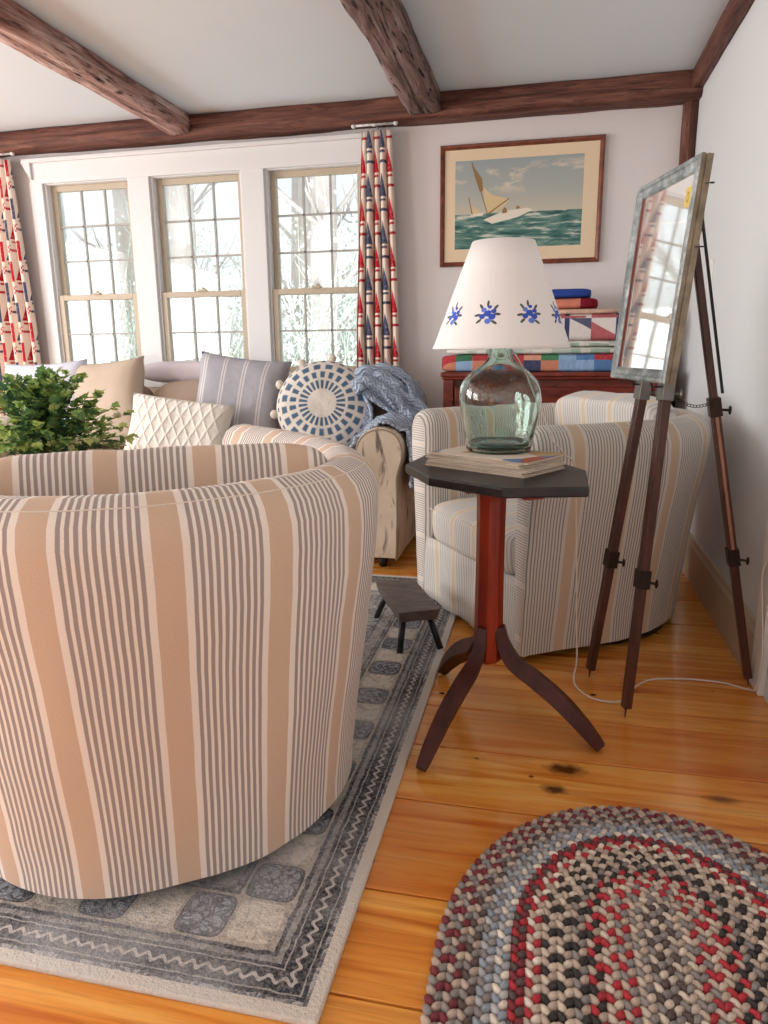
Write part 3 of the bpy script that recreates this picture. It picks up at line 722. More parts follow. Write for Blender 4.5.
# ------------------------------------------------------------------ picture on the back wall
PX0, PX1, PZ0, PZ1 = -.647, .262, 1.565, 2.225; pw, ph = PX1 - PX0, PZ1 - PZ0
T = thing('framed_picture', ((PX0 + PX1) / 2, D, PZ0), 0, 'framed seascape print of a sailing yacht hung on the back wall', 'picture')
m = MB(); pf = [(0, 0), (0, -.024), (.004, -.028), (.014, -.026), (.022, -.020), (.026, -.012)]
cs = [(-pw / 2, 0), (pw / 2, 0), (pw / 2, ph), (-pw / 2, ph)]
for a in range(4):
    for b in range(len(pf) - 1):
        idx = []
        for (ci, q) in ((a, b), ((a + 1) % 4, b), ((a + 1) % 4, b + 1), (a, b + 1)):
            x, z = cs[ci]; i_, d_ = pf[q]; x += i_ * (1 if x < 0 else -1); z += i_ * (1 if z == 0 else -1); idx.append(m.add((x, d_, z)))
        m.face(idx, mi=0)
m.build('picture_frame', wood('picture_frame_wood', rgb(84, 38, 24), rgb(140, 74, 50), .35, (20, 20, 20)), T, weld=True)
m = MB(); m.box((0, -.008, ph / 2), (pw - .04, .008, ph - .04)); m.build('picture_mount', plain('cream_mount', rgb(232, 208, 176), .9, var=.03, scale=4), T)
qx0, qx1, qz0, qz1 = -pw / 2 + .095 * pw, -pw / 2 + .883 * pw, ph * .145, ph * .87
def sea_mat():
    t = NT('sea_print', .8, .1); u = t.xyz(t.uv()); X, Y = u[0], u[1]
    cl = t.noise(t.scale(t.uv(), 3.2, 5), 1, 6, .6, .3)
    sky = t.ramp(Y, [(.4, rgb(200, 192, 174)), (.6, rgb(178, 180, 172)), (1, rgb(156, 166, 168))])
    cm = t.m_('MULTIPLY', t.ramp(cl, [(.52, 0.0), (.62, 1.0)]), t.rng(Y, .6, .99, .12))
    sky = t.mix(cm, sky, rgb(222, 206, 182))
    wv = t.noise(t.scale(t.uv(), 5, 22), 1, 5, .6, .6)
    sea = t.ramp(wv, [(.3, rgb(44, 78, 78)), (.45, rgb(80, 118, 112)), (.56, rgb(120, 150, 140)), (.64, rgb(214, 212, 198))])
    hz = t.m_('ADD', .40, t.m_('MULTIPLY', t.m_('SUBTRACT', wv, .5), .05))
    c = t.mix(t.m_('GREATER_THAN', Y, hz), sea, sky); t.base(c); return t.m
m = MB(); b = [m.add(p) for p in ((qx0, -.0124, qz0), (qx1, -.0124, qz0), (qx1, -.0124, qz1), (qx0, -.0124, qz1))]; m.face(b, [(0, 0), (1, 0), (1, 1), (0, 1)])
sailc = [plain('sail_paint', rgb(218, 194, 150), .9), plain('sail_shade_paint', rgb(150, 118, 78), .9), plain('hull_paint', rgb(232, 222, 204), .9)]
def poly2(P, mi, off):
    idx = [m.add((qx0 + (qx1 - qx0) * x, -.0124 - off, qz1 + (qz0 - qz1) * y)) for x, y in P]; m.face(idx[::-1], [(x, y) for x, y in P][::-1], mi=mi)
poly2([(.23, .67), (.40, .58), (.58, .56), (.62, .585), (.5, .66), (.3, .72)], 3, .0003)
poly2([(.215, .21), (.225, .30), (.30, .40), (.44, .45), (.40, .52), (.33, .58), (.265, .60), (.24, .50)], 1, .0006)
poly2([(.125, .02), (.16, .10), (.215, .21), (.225, .34), (.20, .36), (.155, .18)], 2, .0006)
poly2([(.128, .02), (.135, .02), (.27, .62), (.262, .62)], 2, .0008)
poly2([(.262, .60), (.43, .44), (.435, .45), (.27, .615)], 2, .0008)
poly2([(.11, .42), (.13, .50), (.21, .58), (.14, .60)], 1, .0004); poly2([(.105, .40), (.115, .42), (.145, .61), (.135, .61)], 2, .0005)
poly2([(.12, .60), (.24, .59), (.22, .625), (.14, .63)], 3, .0005)
poly2([(.38, .57), (.40, .54), (.415, .56), (.42, .60), (.38, .61)], 2, .0008); poly2([(.49, .54), (.51, .53), (.52, .56), (.49, .57)], 2, .0008)
m.build('sea_print', [sea_mat()] + sailc, T)

# ------------------------------------------------------------------ curtains
def curtain_mat():
    t = NT('sailboat_curtain', .9, .1); u = t.xyz(t.uv())
    cx_ = t.m_('DIVIDE', u[0], .125); cy_ = t.m_('DIVIDE', u[1], .26)
    idx = t.m_('FLOOR', cx_); a = t.m_('FRACT', cx_); odd = t.m_('WRAP', idx, 2.0, 0.0)
    cy2 = t.m_('ADD', cy_, t.m_('MULTIPLY', odd, .5)); b = t.m_('FRACT', cy2); row = t.m_('WRAP', t.m_('FLOOR', cy2), 2.0, 0.0)
    alt = t.m_('GREATER_THAN', t.m_('WRAP', t.m_('ADD', odd, row), 2.0, 0.0), .5)
    red, navy, cream, grey = rgb(178, 30, 46), rgb(70, 78, 104), rgb(232, 214, 200), rgb(150, 144, 154)
    acc = t.mix(odd, red, navy); acc2 = t.mix(alt, red, navy)
    c = t.mix(t.m_('MULTIPLY', t.rng(a, .0, .14, .01), .6), cream, grey)
    c = t.mix(t.m_('MULTIPLY', t.rng(a, .16, .34, .02), t.rng(b, .3, .8, .01)), c, acc2)
    tri = t.m_('LESS_THAN', t.m_('ABSOLUTE', t.m_('SUBTRACT', a, .66)), t.m_('MULTIPLY', t.m_('SUBTRACT', .85, b), .55))
    c = t.mix(t.m_('MULTIPLY', tri, t.rng(b, .34, .84, .01)), c, acc)
    c = t.mix(t.m_('MULTIPLY', t.rng(a, .42, .9, .02), t.rng(b, .24, .31, .02)), c, acc)
    c = t.mix(t.m_('MULTIPLY', t.rng(a, .36, 1.0, .01), t.rng(b, .03, .11, .02)), c, acc)
    ck = t.m_('GREATER_THAN', t.m_('WRAP', t.m_('ADD', t.m_('FLOOR', t.m_('MULTIPLY', a, 14.0)), t.m_('FLOOR', t.m_('MULTIPLY', b, 18.0))), 2.0, 0.0), .5)
    c = t.mix(t.m_('MULTIPLY', t.m_('MULTIPLY', ck, t.rng(a, .18, .36, .01)), t.rng(b, .0, .2, .01)), c, red)
    f = t.noise(t.uv(), 60, 3); c = t.mix(t.m_('MULTIPLY', t.ramp(f, [(.55, 0.0), (.62, 1.0)]), .22), c, cream)
    t.base(c); return t.m
M['curtain'] = curtain_mat()
def curtain(xt0, xt1, xb0, xb1, label, seed, npl, yoff=.1, u0=0):
    zt, zbm = 2.315, .35
    T = thing('curtain', ((xt0 + xt1) / 2, D - yoff, zt), 0, label, 'curtain', 'red and navy patchwork curtains')
    m = MB(); nu, nv = 121, 30; mx = (xt0 + xt1) / 2
    def f(i, j):
        t = i / (nu - 1); v = j / (nv - 1); s_ = min(1, v * 1.8)
        x = (xt0 * (1 - s_) + xb0 * s_) * (1 - t) + (xt1 * (1 - s_) + xb1 * s_) * t
        amp = .016 + .018 * min(1, v * 3); ph = 2 * PI * npl * t
        y = amp * math.sin(ph) + .008 * math.sin(ph * .5 + v * 2 + seed)
        x += .007 * math.cos(ph + v) + .004 * nz(t * 5 + seed, v * 3)
        return (x - mx, y, -(zt - zbm) * v - (.01 * abs(math.sin(ph)) if j == 0 else 0))
    m.grid(f, nu, nv, uvf=lambda i, j: (u0 + i / (nu - 1) * npl * .125, 5 - (zt - zbm) * j / (nv - 1)))
    o = m.build('curtain_cloth', M['curtain'], T); q = o.modifiers.new('s', 'SOLIDIFY'); q.thickness = .002
    m = MB(); m.tube([(xt0 - mx - .03, 0, .028), (xt1 - mx + .02, 0, .028)], .007, 10); m.ball((xt1 - mx + .032, 0, .028), .014); m.ball((xt0 - mx - .04, 0, .028), .014)
    m.tube([(0, 0, .028), (0, yoff * .6, .028), (0, yoff, .02)], .005, 8); m.lathe([(0, 0), (.02, 0), (.02, .004), (0, .004)], n=12, c=(0, 0, .02)); m.build('curtain_rod', M['trim'], T)
    for q in range(5):
        t = (q + .5) / 5; xx = (xt0 + (xt1 - xt0) * t) - mx; m = MB()
        m.tube([(xx + .002, .013 * math.cos(a * PI / 6), .024 + .015 * math.sin(a * PI / 6)) for a in range(13)], .0016, 6); m.build('curtain_ring', M['steel'], T)
curtain(-1.10, -.925, -1.155, -.885, 'patchwork sailboat curtain hanging right of the windows', 0, 5, u0=.0)
curtain(-3.72, -3.44, -3.75, -3.385, 'patchwork sailboat curtain at the far left of the windows', 4, 5, u0=.06)
m = MB(); m.prism([(-3.40, 2.30), (-3.33, 2.30), (-3.33, 2.19)], 0, .05, fn=lambda x, y, z: (x, D - z, y)); tag(m.build('trim_12', M['trim'], bevel=.003), kind='structure')

# ------------------------------------------------------------------ chest and quilts
CX0, CX1, CY0, CY1, CZ = -.56, .60, 3.99, 4.42, .965
T = thing('chest_of_drawers', ((CX0 + CX1) / 2, (CY0 + CY1) / 2, 0), 0, 'old red mahogany chest of drawers against the back wall, piled with quilts', 'chest of drawers')
cw, cd = CX1 - CX0, CY1 - CY0
m = MB(); m.box((0, 0, CZ - .012), (cw + .03, cd + .02, .024)); m.box((0, 0, CZ - .032), (cw + .012, cd + .008, .016)); m.build('chest_top', M['chest'], T, bevel=.006)
m = MB(); m.box((0, .02, (CZ + .1) / 2 - .02), (cw - .03, cd - .05, CZ - .14)); m.build('carcass', M['chest'], T, bevel=.003)
for sx in (-1, 1):
    m = MB(); m.box((sx * (cw / 2 - .028), -cd / 2 + .028, CZ / 2 + .03), (.056, .056, CZ - .14)); m.lathe([(0, 0), (.018, 0), (.026, .03), (.03, .07), (.022, .1)], (sx * (cw / 2 - .028), -cd / 2 + .028, 0), 16); m.build('corner_post', M['chest'], T, bevel=.004)
    m = MB(); m.lathe([(0, 0), (.018, 0), (.026, .03), (.03, .07), (.022, .1)], (sx * (cw / 2 - .028), cd / 2 - .03, 0), 16); m.build('foot', M['chest'], T)
z = .11
for hgt in (.23, .21, .19, .15):
    m = MB(); m.box((0, -cd / 2 + .012, z + hgt / 2), (cw - .13, .024, hgt - .012)); dr = m.build('drawer', M['chest'], T, bevel=.005)
    for sx in (-1, 1):
        k = MB(); k.ball((sx * cw * .27, -cd / 2 - .014, z + hgt / 2), .017, 12, 8); k.build('knob', M['redwood'], dr)
    z += hgt
def patch_mat(name, cols, cu, cv, seed, blend=None):
    t = NT(name, .9, .1); u = t.xyz(t.uv())
    a = t.m_('FLOOR', t.m_('DIVIDE', u[0], cu)); b = t.m_('FLOOR', t.m_('DIVIDE', u[1], cv))
    n = t.node('ShaderNodeTexWhiteNoise', noise_dimensions='3D'); t.set(n.inputs['Vector'], t.comb(a, b, seed))
    c = t.ramp(n.outputs['Value'], [(i / len(cols), c) for i, c in enumerate(cols)], 'CONSTANT')
    f = t.noise(t.uv(), 80, 2); c = t.mix(t.m_('MULTIPLY', f, .12), c, rgb(230, 226, 220))
    t.base(c); t.bump(t.noise(t.uv(), 25, 3), .01); return t.m
def geo_mat():
    t = NT('star_quilt', .9, .1); u = t.xyz(t.uv())
    x = t.m_('FRACT', t.m_('DIVIDE', u[0], .26)); y = t.m_('FRACT', t.m_('DIVIDE', t.m_('ADD', u[1], .0), .12))
    c = rgb(228, 220, 216)
    d1 = t.m_('ABSOLUTE', t.m_('SUBTRACT', x, .5)); 
    c = t.mix(t.m_('LESS_THAN', t.m_('ADD', t.m_('MULTIPLY', x, 1.2), y), .85), c, rgb(186, 104, 108))
    c = t.mix(t.m_('GREATER_THAN', t.m_('SUBTRACT', t.m_('MULTIPLY', x, 1.1), t.m_('SUBTRACT', 1.0, y)), .62), c, rgb(92, 96, 118))
    c = t.mix(t.rng(x, .47, .58, .01), c, rgb(62, 72, 112)); c = t.mix(t.m_('MULTIPLY', t.rng(y, .0, .16, .02), t.rng(x, .1, .9, .02)), c, rgb(176, 96, 100))
    t.base(c); t.bump(t.noise(t.uv(), 25, 3), .01); return t.m
def salmon_mat():
    t = NT('salmon_quilt', .9, .1); u = t.xyz(t.uv()); t.base(t.mix(t.m_('GREATER_THAN', u[0], .035), rgb(206, 128, 108), rgb(132, 30, 46))); t.bump(t.noise(t.uv(), 25, 3), .01); return t.m
qm = {'patch': patch_mat('bright_patchwork', [rgb(176, 34, 48), rgb(134, 170, 208), rgb(218, 152, 128), rgb(34, 110, 72), rgb(178, 30, 46), rgb(228, 222, 216), rgb(70, 120, 176), rgb(52, 128, 84), rgb(202, 128, 100), rgb(140, 176, 214), rgb(40, 52, 96)], .092, .052, 3),
      'mint': patch_mat('mint_patchwork', [rgb(226, 222, 214), rgb(160, 182, 168), rgb(226, 222, 214), rgb(186, 200, 190), rgb(214, 214, 206)], .05, .038, 7),
      'geo': geo_mat(), 'tan': patch_mat('tan_quilt', [rgb(214, 176, 156), rgb(108, 156, 190), rgb(206, 168, 150), rgb(214, 180, 164)], .09, .09, 2),
      'salmon': salmon_mat(), 'blue': plain('royal_blue_cloth', rgb(34, 66, 148), .9, var=.1, scale=12, bump=.01)}
def quilt(nm, x0, x1, y0, y1, z0, z1, lay, label, seed):
    T = thing('folded_quilt', ((x0 + x1) / 2, (y0 + y1) / 2, z0), 0, label, 'quilt', 'quilts folded on the chest'); h = (z1 - z0) / lay
    for k in range(lay):
        m = MB(); softbox(m, x1 - x0 - .012 * ((k + seed) % 2), y1 - y0 - .02 * (k % 2), h * 1.04, 8 if h > .06 else 4.5, 16, (.004 * ((k * 7 + seed) % 3 - 1), 0, h * (k + .5)), .004, seed + k); m.build('quilt_fold', qm[nm], T, weld=True)
quilt('patch', -.59, .52, 4.02, 4.40, .966, 1.058, 1, 'bright red, blue and green patchwork quilt, lowest on the chest', 1)
quilt('mint', -.57, .50, 4.02, 4.39, 1.058, 1.13, 2, 'white and mint checked quilt lying on the bright patchwork one', 2)
quilt('geo', -.06, .50, 4.02, 4.39, 1.13, 1.262, 1, 'thick white quilt with red and navy geometric blocks, right of the lampshade', 3)
quilt('tan', .0, .36, 4.03, 4.37, 1.262, 1.292, 1, 'thin tan and blue folded quilt between geometric and salmon quilts', 4)
quilt('salmon', -.02, .255, 4.04, 4.36, 1.292, 1.348, 1, 'salmon quilt with a burgundy end under the blue cloth', 5)
quilt('blue', -.03, .22, 4.05, 4.34, 1.348, 1.398, 1, 'royal blue folded cloth on top of the quilt pile', 6)

# ------------------------------------------------------------------ sofa
def sofa_mat():
    t = NT('worn_beige_linen', .85, .2); o = t.obj()
    f = t.noise(o, 5, 4); c = t.ramp(f, [(.3, rgb(200, 182, 160)), (.7, rgb(228, 212, 192))])
    g = t.noise(t.scale(o, 14, 14, 3.5), 1, 4, .6, 1.0); c = t.mix(t.m_('MULTIPLY', t.ramp(g, [(.56, 0.0), (.64, 1.0)]), .85), c, rgb(96, 80, 72)); t.base(c); t.bump(t.noise(o, 40, 3), .002); return t.m
M['sofa'] = sofa_mat(); M['sofad'] = plain('taupe_cushion', rgb(158, 138, 122), .85, var=.08, scale=8, bump=.004)
SX0, SX1, SY0, SY1 = -3.3, -.69, 3.38, 4.34
T = thing('sofa', ((SX0 + SX1) / 2, (SY0 + SY1) / 2, 0), 0, 'long beige slipcovered sofa with rolled arms under the windows', 'sofa')
scx, scy = (SX0 + SX1) / 2, (SY0 + SY1) / 2; sw_, sd = SX1 - SX0, SY1 - SY0
m = MB(); m.box((0, .03, .21), (sw_ - .3, sd - .06, .30)); m.build('sofa_base', M['sofa'], T, bevel=.02)
for sx in (-1, 1):
    # rolled arm : section in x/z swept along y
    prof = [(-.125, .05), (-.13, .2), (-.14, .38), (-.145, .46), (-.152, .50), (-.162, .55), (-.165, .60), (-.148, .655), (-.108, .70), (-.045, .722), (.015, .712), (.06, .68), (.082, .63), (.080, .57), (.06, .51), (.05, .46), (.05, .38), (.05, .2), (.045, .05)]
    P = [(p.x, p.y) for p in cr([Vector((a, b, 0)) for a, b in prof], 3)]; K = len(P)
    yy = [-sd / 2 - .0, -sd / 2 + .002, -sd / 2 + .012, -sd / 2 + .03, -.2, 0, .2, sd / 2 - .05]; ss = [.9, .95, .99, 1, 1, 1, 1, 1]
    m = MB()
    def f(i, j, sx=sx):
        x, z = P[j]; x = -.02 + (x + .02) * ss[i]; z = .4 + (z - .4) * (ss[i] * .5 + .5); wv = noise.fractal(Vector((x * 8, yy[i] * 5, z * 6)), 1, 2, 3) * .006
        return (sx * (sw_ / 2 - .06 - (-x) * 1.0 - .0) + sx * wv, yy[i], z)
    m.grid(f, len(yy), K); idx = list(range(K)); 
    for q in range(K // 2):
        a, b, c, d = q, q + 1, K - 2 - q, K - 1 - q
        if len({a, b, c, d}) == 4: m.face([a, b, c, d])
    o = m.build('rolled_arm', M['sofa'], T, bevel=.004)
    m = MB(); m.tube([Vector(f(1, j)) for j in range(K)], .004, 6); m.build('arm_piping', M['sofad'], o)
m = MB(); softbox(m, sw_ - .22, .22, .74, 6, 18, (0, sd / 2 - .12, .50), .01, 2); m.build('sofa_back', M['sofa'], T, weld=True)
for k in range(3):
    wc = (sw_ - .36) / 3; cx_ = -(sw_ - .36) / 2 + wc * (k + .5)
    m = MB(); softbox(m, wc - .01, .72, .17, 6, 12, (cx_, -.08, .43), .006, k); m.build('seat_cushion', M['sofa'], T, weld=True)
    m = MB(); softbox(m, wc - .01, .20, .44, 4, 12, (cx_, sd / 2 - .29, .70), .012, k + 5, R=Matrix.Rotation(-.18, 3, 'X')); m.build('back_cushion', M['sofad'], T, weld=True)
for sx in (-1, 1):
    for sy in (-1, 1): m = MB(); m.lathe([(0, 0), (.02, 0), (.03, .06), (0, .06)], (sx * (sw_ / 2 - .1), sy * (sd / 2 - .08), 0), 12); m.build('foot', M['black'], T)

def knit_mat(name, c1, c2, diamond=True, sc_=24):
    t = NT(name, .95, .1); u = t.xyz(t.uv())
    a = t.m_('MULTIPLY', t.m_('ADD', u[0], t.m_('MULTIPLY', u[1], .55)), sc_ * 1.0); b = t.m_('MULTIPLY', t.m_('SUBTRACT', u[0], t.m_('MULTIPLY', u[1], .55)), sc_ * 1.0)
    h = t.m_('MINIMUM', t.m_('ABSOLUTE', t.m_('SINE', t.m_('MULTIPLY', a, PI / 1.6))), t.m_('ABSOLUTE', t.m_('SINE', t.m_('MULTIPLY', b, PI / 1.6))))
    r = t.ramp(h, [(.0, 1.0), (.5, .3), (1, .0)])
    f = t.noise(t.scale(t.uv(), 300, 300), 1, 2); t.base(t.mix(f, c1, c2)); t.bump(t.m_('ADD', r, t.m_('MULTIPLY', f, .15)), .006); return t.m
def bluestripe():
    t = NT('blue_grey_stripe', .9, .1); u = t.xyz(t.uv()); p = t.m_('WRAP', t.m_('ADD', u[0], .03), .125, 0.0)
    c = t.mix(t.rng(p, .05, .078, .003), rgb(176, 174, 181), rgb(220, 216, 214)); c = t.mix(t.rng(p, .060, .068, .001), c, rgb(176, 170, 176)); f = t.noise(t.uv(), 300, 2)
    c = t.mix(t.m_('MULTIPLY', f, .2), c, rgb(120, 120, 140)); t.base(c); t.bump(t.noise(t.uv(), 6, 3), .02); return t.m
pillow('throw_pillow', bluestripe(), .55, .53, .20, (-1.735, 3.90, .81), (R_(-16), R_(7), R_(4)), seed=1)
tag(bpy.data.objects['throw_pillow'], 'blue-grey striped square pillow left of the round medallion pillow', 'pillow', 'pillows on the sofa')
def nxt(o, l): return tag(o, l, 'pillow', 'pillows on the sofa')
nxt(pillow('throw_pillow', knit_mat('cable_knit_cream', rgb(228, 220, 208), rgb(246, 240, 230)), .60, .34, .17, (-1.985, 3.63, .675), (R_(-18), R_(7), R_(4)), seed=2, pinch=.05), 'cream cable-knit lumbar pillow in front of the striped one')
nxt(pillow('throw_pillow', plain('oatmeal_linen', rgb(192, 174, 156), .9, var=.05, scale=6, bump=.006), .52, .54, .18, (-2.60, 3.90, .79), (R_(-16), R_(-5), R_(-2)), seed=3), 'plain oatmeal linen pillow just right of the plant')
nxt(pillow('throw_pillow', plain('pale_lavender_linen', rgb(210, 212, 224), .9, var=.04, scale=6, bump=.006), .55, .52, .18, (-3.0, 3.88, .79), (R_(-14), R_(-3), R_(6)), seed=4), 'pale bluish-white pillow half hidden behind the plant')
# round pillow
def round_mat():
    t = NT('medallion_print', .9, .1); u = t.xyz(t.uv()); r = t.m_('SQRT', t.m_('ADD', t.m_('MULTIPLY', u[0], u[0]), t.m_('MULTIPLY', u[1], u[1]))); an = t.m_('ARCTAN2', u[1], u[0])
    ntz = t.m_('MULTIPLY', t.m_('SUBTRACT', t.noise(t.uv(), 40, 2), .5), .006); r = t.m_('ADD', r, ntz)
    c = rgb(222, 214, 204); blue_ = t.mix(t.noise(t.uv(), 22, 3), rgb(54, 82, 112), rgb(104, 128, 150))
    for (r0, r1, n_, wd) in ((.078, .130, 26, .70), (.140, .182, 22, .66), (.192, .228, 20, .70), (.238, .252, 30, .6)):
        q = t.m_('FRACT', t.m_('MULTIPLY', an, n_ / (2 * PI))); c = t.mix(t.m_('MULTIPLY', t.rng(q, .5 - wd / 2, .5 + wd / 2, .12), t.rng(r, r0, r1, .005)), c, blue_)
    t.base(c); t.bump(t.noise(t.uv(), 8, 3), .02); return t.m
T = thing('round_pillow', (-1.195, 3.80, .79), 0, 'round cream pillow with blue medallion rings and pompoms', 'pillow', 'pillows on the sofa'); T.rotation_euler = (R_(-20), R_(0), R_(10))
m = MB(); rs = [0, .04, .08, .12, .16, .20, .235, .255, .262]
for sg in (-1, 1):
    def f(i, j, sg=sg):
        a = 2 * PI * i / 48; r = rs[j]; k = max(0, 1 - (r / .262) ** 3.2) ** .55; return (r * math.cos(a), sg * .075 * k + nz(r * 9 * math.cos(a), r * 9 * math.sin(a), sg) * .008 * k, r * math.sin(a))
    m.grid(f, 48, len(rs), cu=True, uvf=lambda i, j: (rs[j] * math.cos(2 * PI * i / 48), rs[j] * math.sin(2 * PI * i / 48)), flip=(sg > 0))
m.build('pillow_cover', round_mat(), T, weld=True)
pm = plain('pompom_wool', rgb(224, 214, 200), 1, var=.08, scale=120, bump=.004)
for k in range(10):
    a = 2 * PI * (k + .25) / 10; m = MB(); m.ball((.276 * math.cos(a), 0, .276 * math.sin(a)), .024, 14, 10)
    m.v = [tuple(Vector(v) + (Vector(v) - Vector((.276 * math.cos(a), 0, .276 * math.sin(a)))) * .18 * nz(v[0], v[1], v[2], 160)) for v in m.v]; m.build('pompom', pm, T)
# bolster on the sofa back
m = MB(); softbox(m, .66, .18, .135, 3.2, 14, (0, 0, 0), .01, 8); o = m.build('folded_blanket', plain('mauve_fleece', rgb(208, 198, 204), .95, var=.06, scale=9, bump=.006), weld=True); o.location = (-2.20, 4.21, .968)
tag(o, 'mauve rolled blanket on the sofa back between tan and striped pillows', 'blanket')

# blue knit throw ---------------------------------------------------
def ribbon(m, pts, wd, folds, amp, side, n=26, seed=0, uvs=1):
    C = cr(pts, 8); N = len(C)
    L = [0]
    for i in range(1, N): L.append(L[-1] + (C[i] - C[i - 1]).length)
    def f(i, j):
        t = -1 + 2 * i / (n - 1); tan = (C[min(j + 1, N - 1)] - C[max(j - 1, 0)]).normalized(); s_ = Vector(side); s_ = (s_ - tan * s_.dot(tan)).normalized(); u = s_.cross(tan)
        if u.z < 0 and abs(tan.z) < .8: u = -u
        g = amp * math.sin(folds * PI * t + seed + .6 * math.sin(j * .25)) + .012 * noise.fractal(Vector((t * 2 + seed, j * .2, 0)), 1, 2, 3)
        rnd = -(abs(t) ** 4) * .025
        return C[j] + s_ * (wd / 2 * t * (1 + .12 * math.sin(j * .35 + seed))) + u * (g + rnd)
    m.grid(f, n, N, uvf=lambda i, j: (i / (n - 1) * wd * (1 + amp * folds * 6), L[j]))
kn = NT('blue_cable_knit', .95, .1); u = kn.xyz(kn.uv())
w1 = kn.m_('ABSOLUTE', kn.m_('SINE', kn.m_('ADD', kn.m_('MULTIPLY', u[0], 150.0), kn.m_('MULTIPLY', kn.m_('SINE', kn.m_('MULTIPLY', u[1], 130.0)), 1.1))))
f_ = kn.noise(kn.uv(), 200, 2); kn.base(kn.mix(f_, rgb(150, 166, 192), rgb(198, 208, 224))); kn.bump(w1, .008)
m = MB()
ribbon(m, [(-1.08, 3.97, .66), (-1.04, 4.0, .86), (-.93, 4.02, .94), (-.80, 4.02, .88), (-.72, 3.99, .74)], .24, 2, .014, (0, 1, .1), seed=6)
ribbon(m, [(-1.0, 3.90, .93), (-.90, 3.88, .96), (-.80, 3.88, .90), (-.74, 3.88, .80)], .20, 2, .02, (.3, .7, .6), seed=8)
ribbon(m, [(-1.12, 3.93, .70), (-1.09, 3.96, .86), (-1.00, 3.98, .965), (-.87, 4.0, .985), (-.76, 4.0, .93), (-.70, 3.98, .82), (-.68, 3.96, .72)], .20, 2, .018, (0, 1, .1), seed=1)
ribbon(m, [(-1.03, 3.82, .90), (-.97, 3.82, .945), (-.89, 3.84, .90), (-.81, 3.84, .83), (-.73, 3.84, .77), (-.68, 3.84, .72)], .17, 2, .02, (.3, .5, .8), seed=2)
ribbon(m, [(-1.02, 3.86, .93), (-1.00, 3.85, .83), (-.98, 3.82, .72), (-.95, 3.76, .63), (-.92, 3.70, .58)], .15, 2, .018, (.8, -.5, .2), seed=3)
ribbon(m, [(-1.03, 3.62, .545), (-.95, 3.62, .60), (-.88, 3.61, .70), (-.80, 3.60, .752), (-.72, 3.59, .742), (-.655, 3.58, .67), (-.64, 3.57, .56), (-.645, 3.56, .46), (-.64, 3.55, .40)], .32, 3, .012, (0, 1, 0), seed=4)
o = m.build('throw_blanket', kn.m); q = o.modifiers.new('s', 'SOLIDIFY'); q.thickness = .014; q.offset = 0
tag(o, 'light blue cable-knit throw draped over the right arm and corner of the sofa', 'blanket')

# ------------------------------------------------------------------ coffee table and plant (behind the foreground chair)
PLx, PLy = -1.90, 2.44
T = thing('coffee_table', (PLx - .1, PLy, .012), 0, 'low dark wooden coffee table under the potted plant', 'coffee table')
m = MB(); m.box((0, 0, .40), (.9, .5, .03)); m.build('tabletop', M['leg'], T, bevel=.006)
for sx in (-1, 1):
    for sy in (-1, 1): m = MB(); m.tube([(sx * .4, sy * .2, 0), (sx * .4, sy * .2, .386)], [.018, .028], 12); m.build('leg', M['leg'], T)
T = thing('potted_plant', (PLx, PLy, .427), 0, 'bushy green leafy plant rising behind the foreground armchair', 'plant')
m = MB(); m.lathe([(0, 0), (.085, 0), (.10, .02), (.115, .2), (.122, .21), (.122, .235), (.108, .235), (.10, .2), (0, .2)], n=32); m.build('pot', plain('stoneware_pot', rgb(206, 200, 190), .6, var=.05), T)
rp = random.Random(5); lm = NT('leaf', .45, .4); at = lm.node('ShaderNodeAttribute'); at.attribute_name = 'Col'; lm.base(at.outputs['Color']); tl = lm.n.new('ShaderNodeBsdfTranslucent'); lm.l.new(at.outputs['Color'], tl.inputs[0]); mx = lm.n.new('ShaderNodeMixShader'); mx.inputs[0].default_value = .4; lm.l.new(lm.b.outputs[0], mx.inputs[1]); lm.l.new(tl.outputs[0], mx.inputs[2]); lm.l.new(mx.outputs[0], lm.n['Material Output'].inputs[0])
st = MB(); lf_ = MB()
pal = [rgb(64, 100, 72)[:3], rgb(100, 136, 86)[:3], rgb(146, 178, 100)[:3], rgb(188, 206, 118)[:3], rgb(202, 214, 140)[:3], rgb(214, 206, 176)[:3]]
def leaf(p, d, sz, col):
    d = d.normalized(); s_ = d.cross(Vector((rp.uniform(-.3, .3), rp.uniform(-.3, .3), 1))).normalized(); n_ = s_.cross(d)
    sh = [(0, 0), (.30, -.08), (.62, .12), (.42, .38), (.55, .62), (.26, .66), (0, 1.05), (-.26, .66), (-.55, .62), (-.42, .38), (-.62, .12), (-.30, -.08)]
    c = lf_.add(p + d * sz * .42 + n_ * sz * -.06); ids = [lf_.add(p + s_ * (x * sz) + d * (y * sz) + n_ * (abs(x) * sz * .25 - y * y * sz * .22)) for x, y in sh]
    for a in range(len(ids)): lf_.face([c, ids[a], ids[(a + 1) % len(ids)]], col=col)
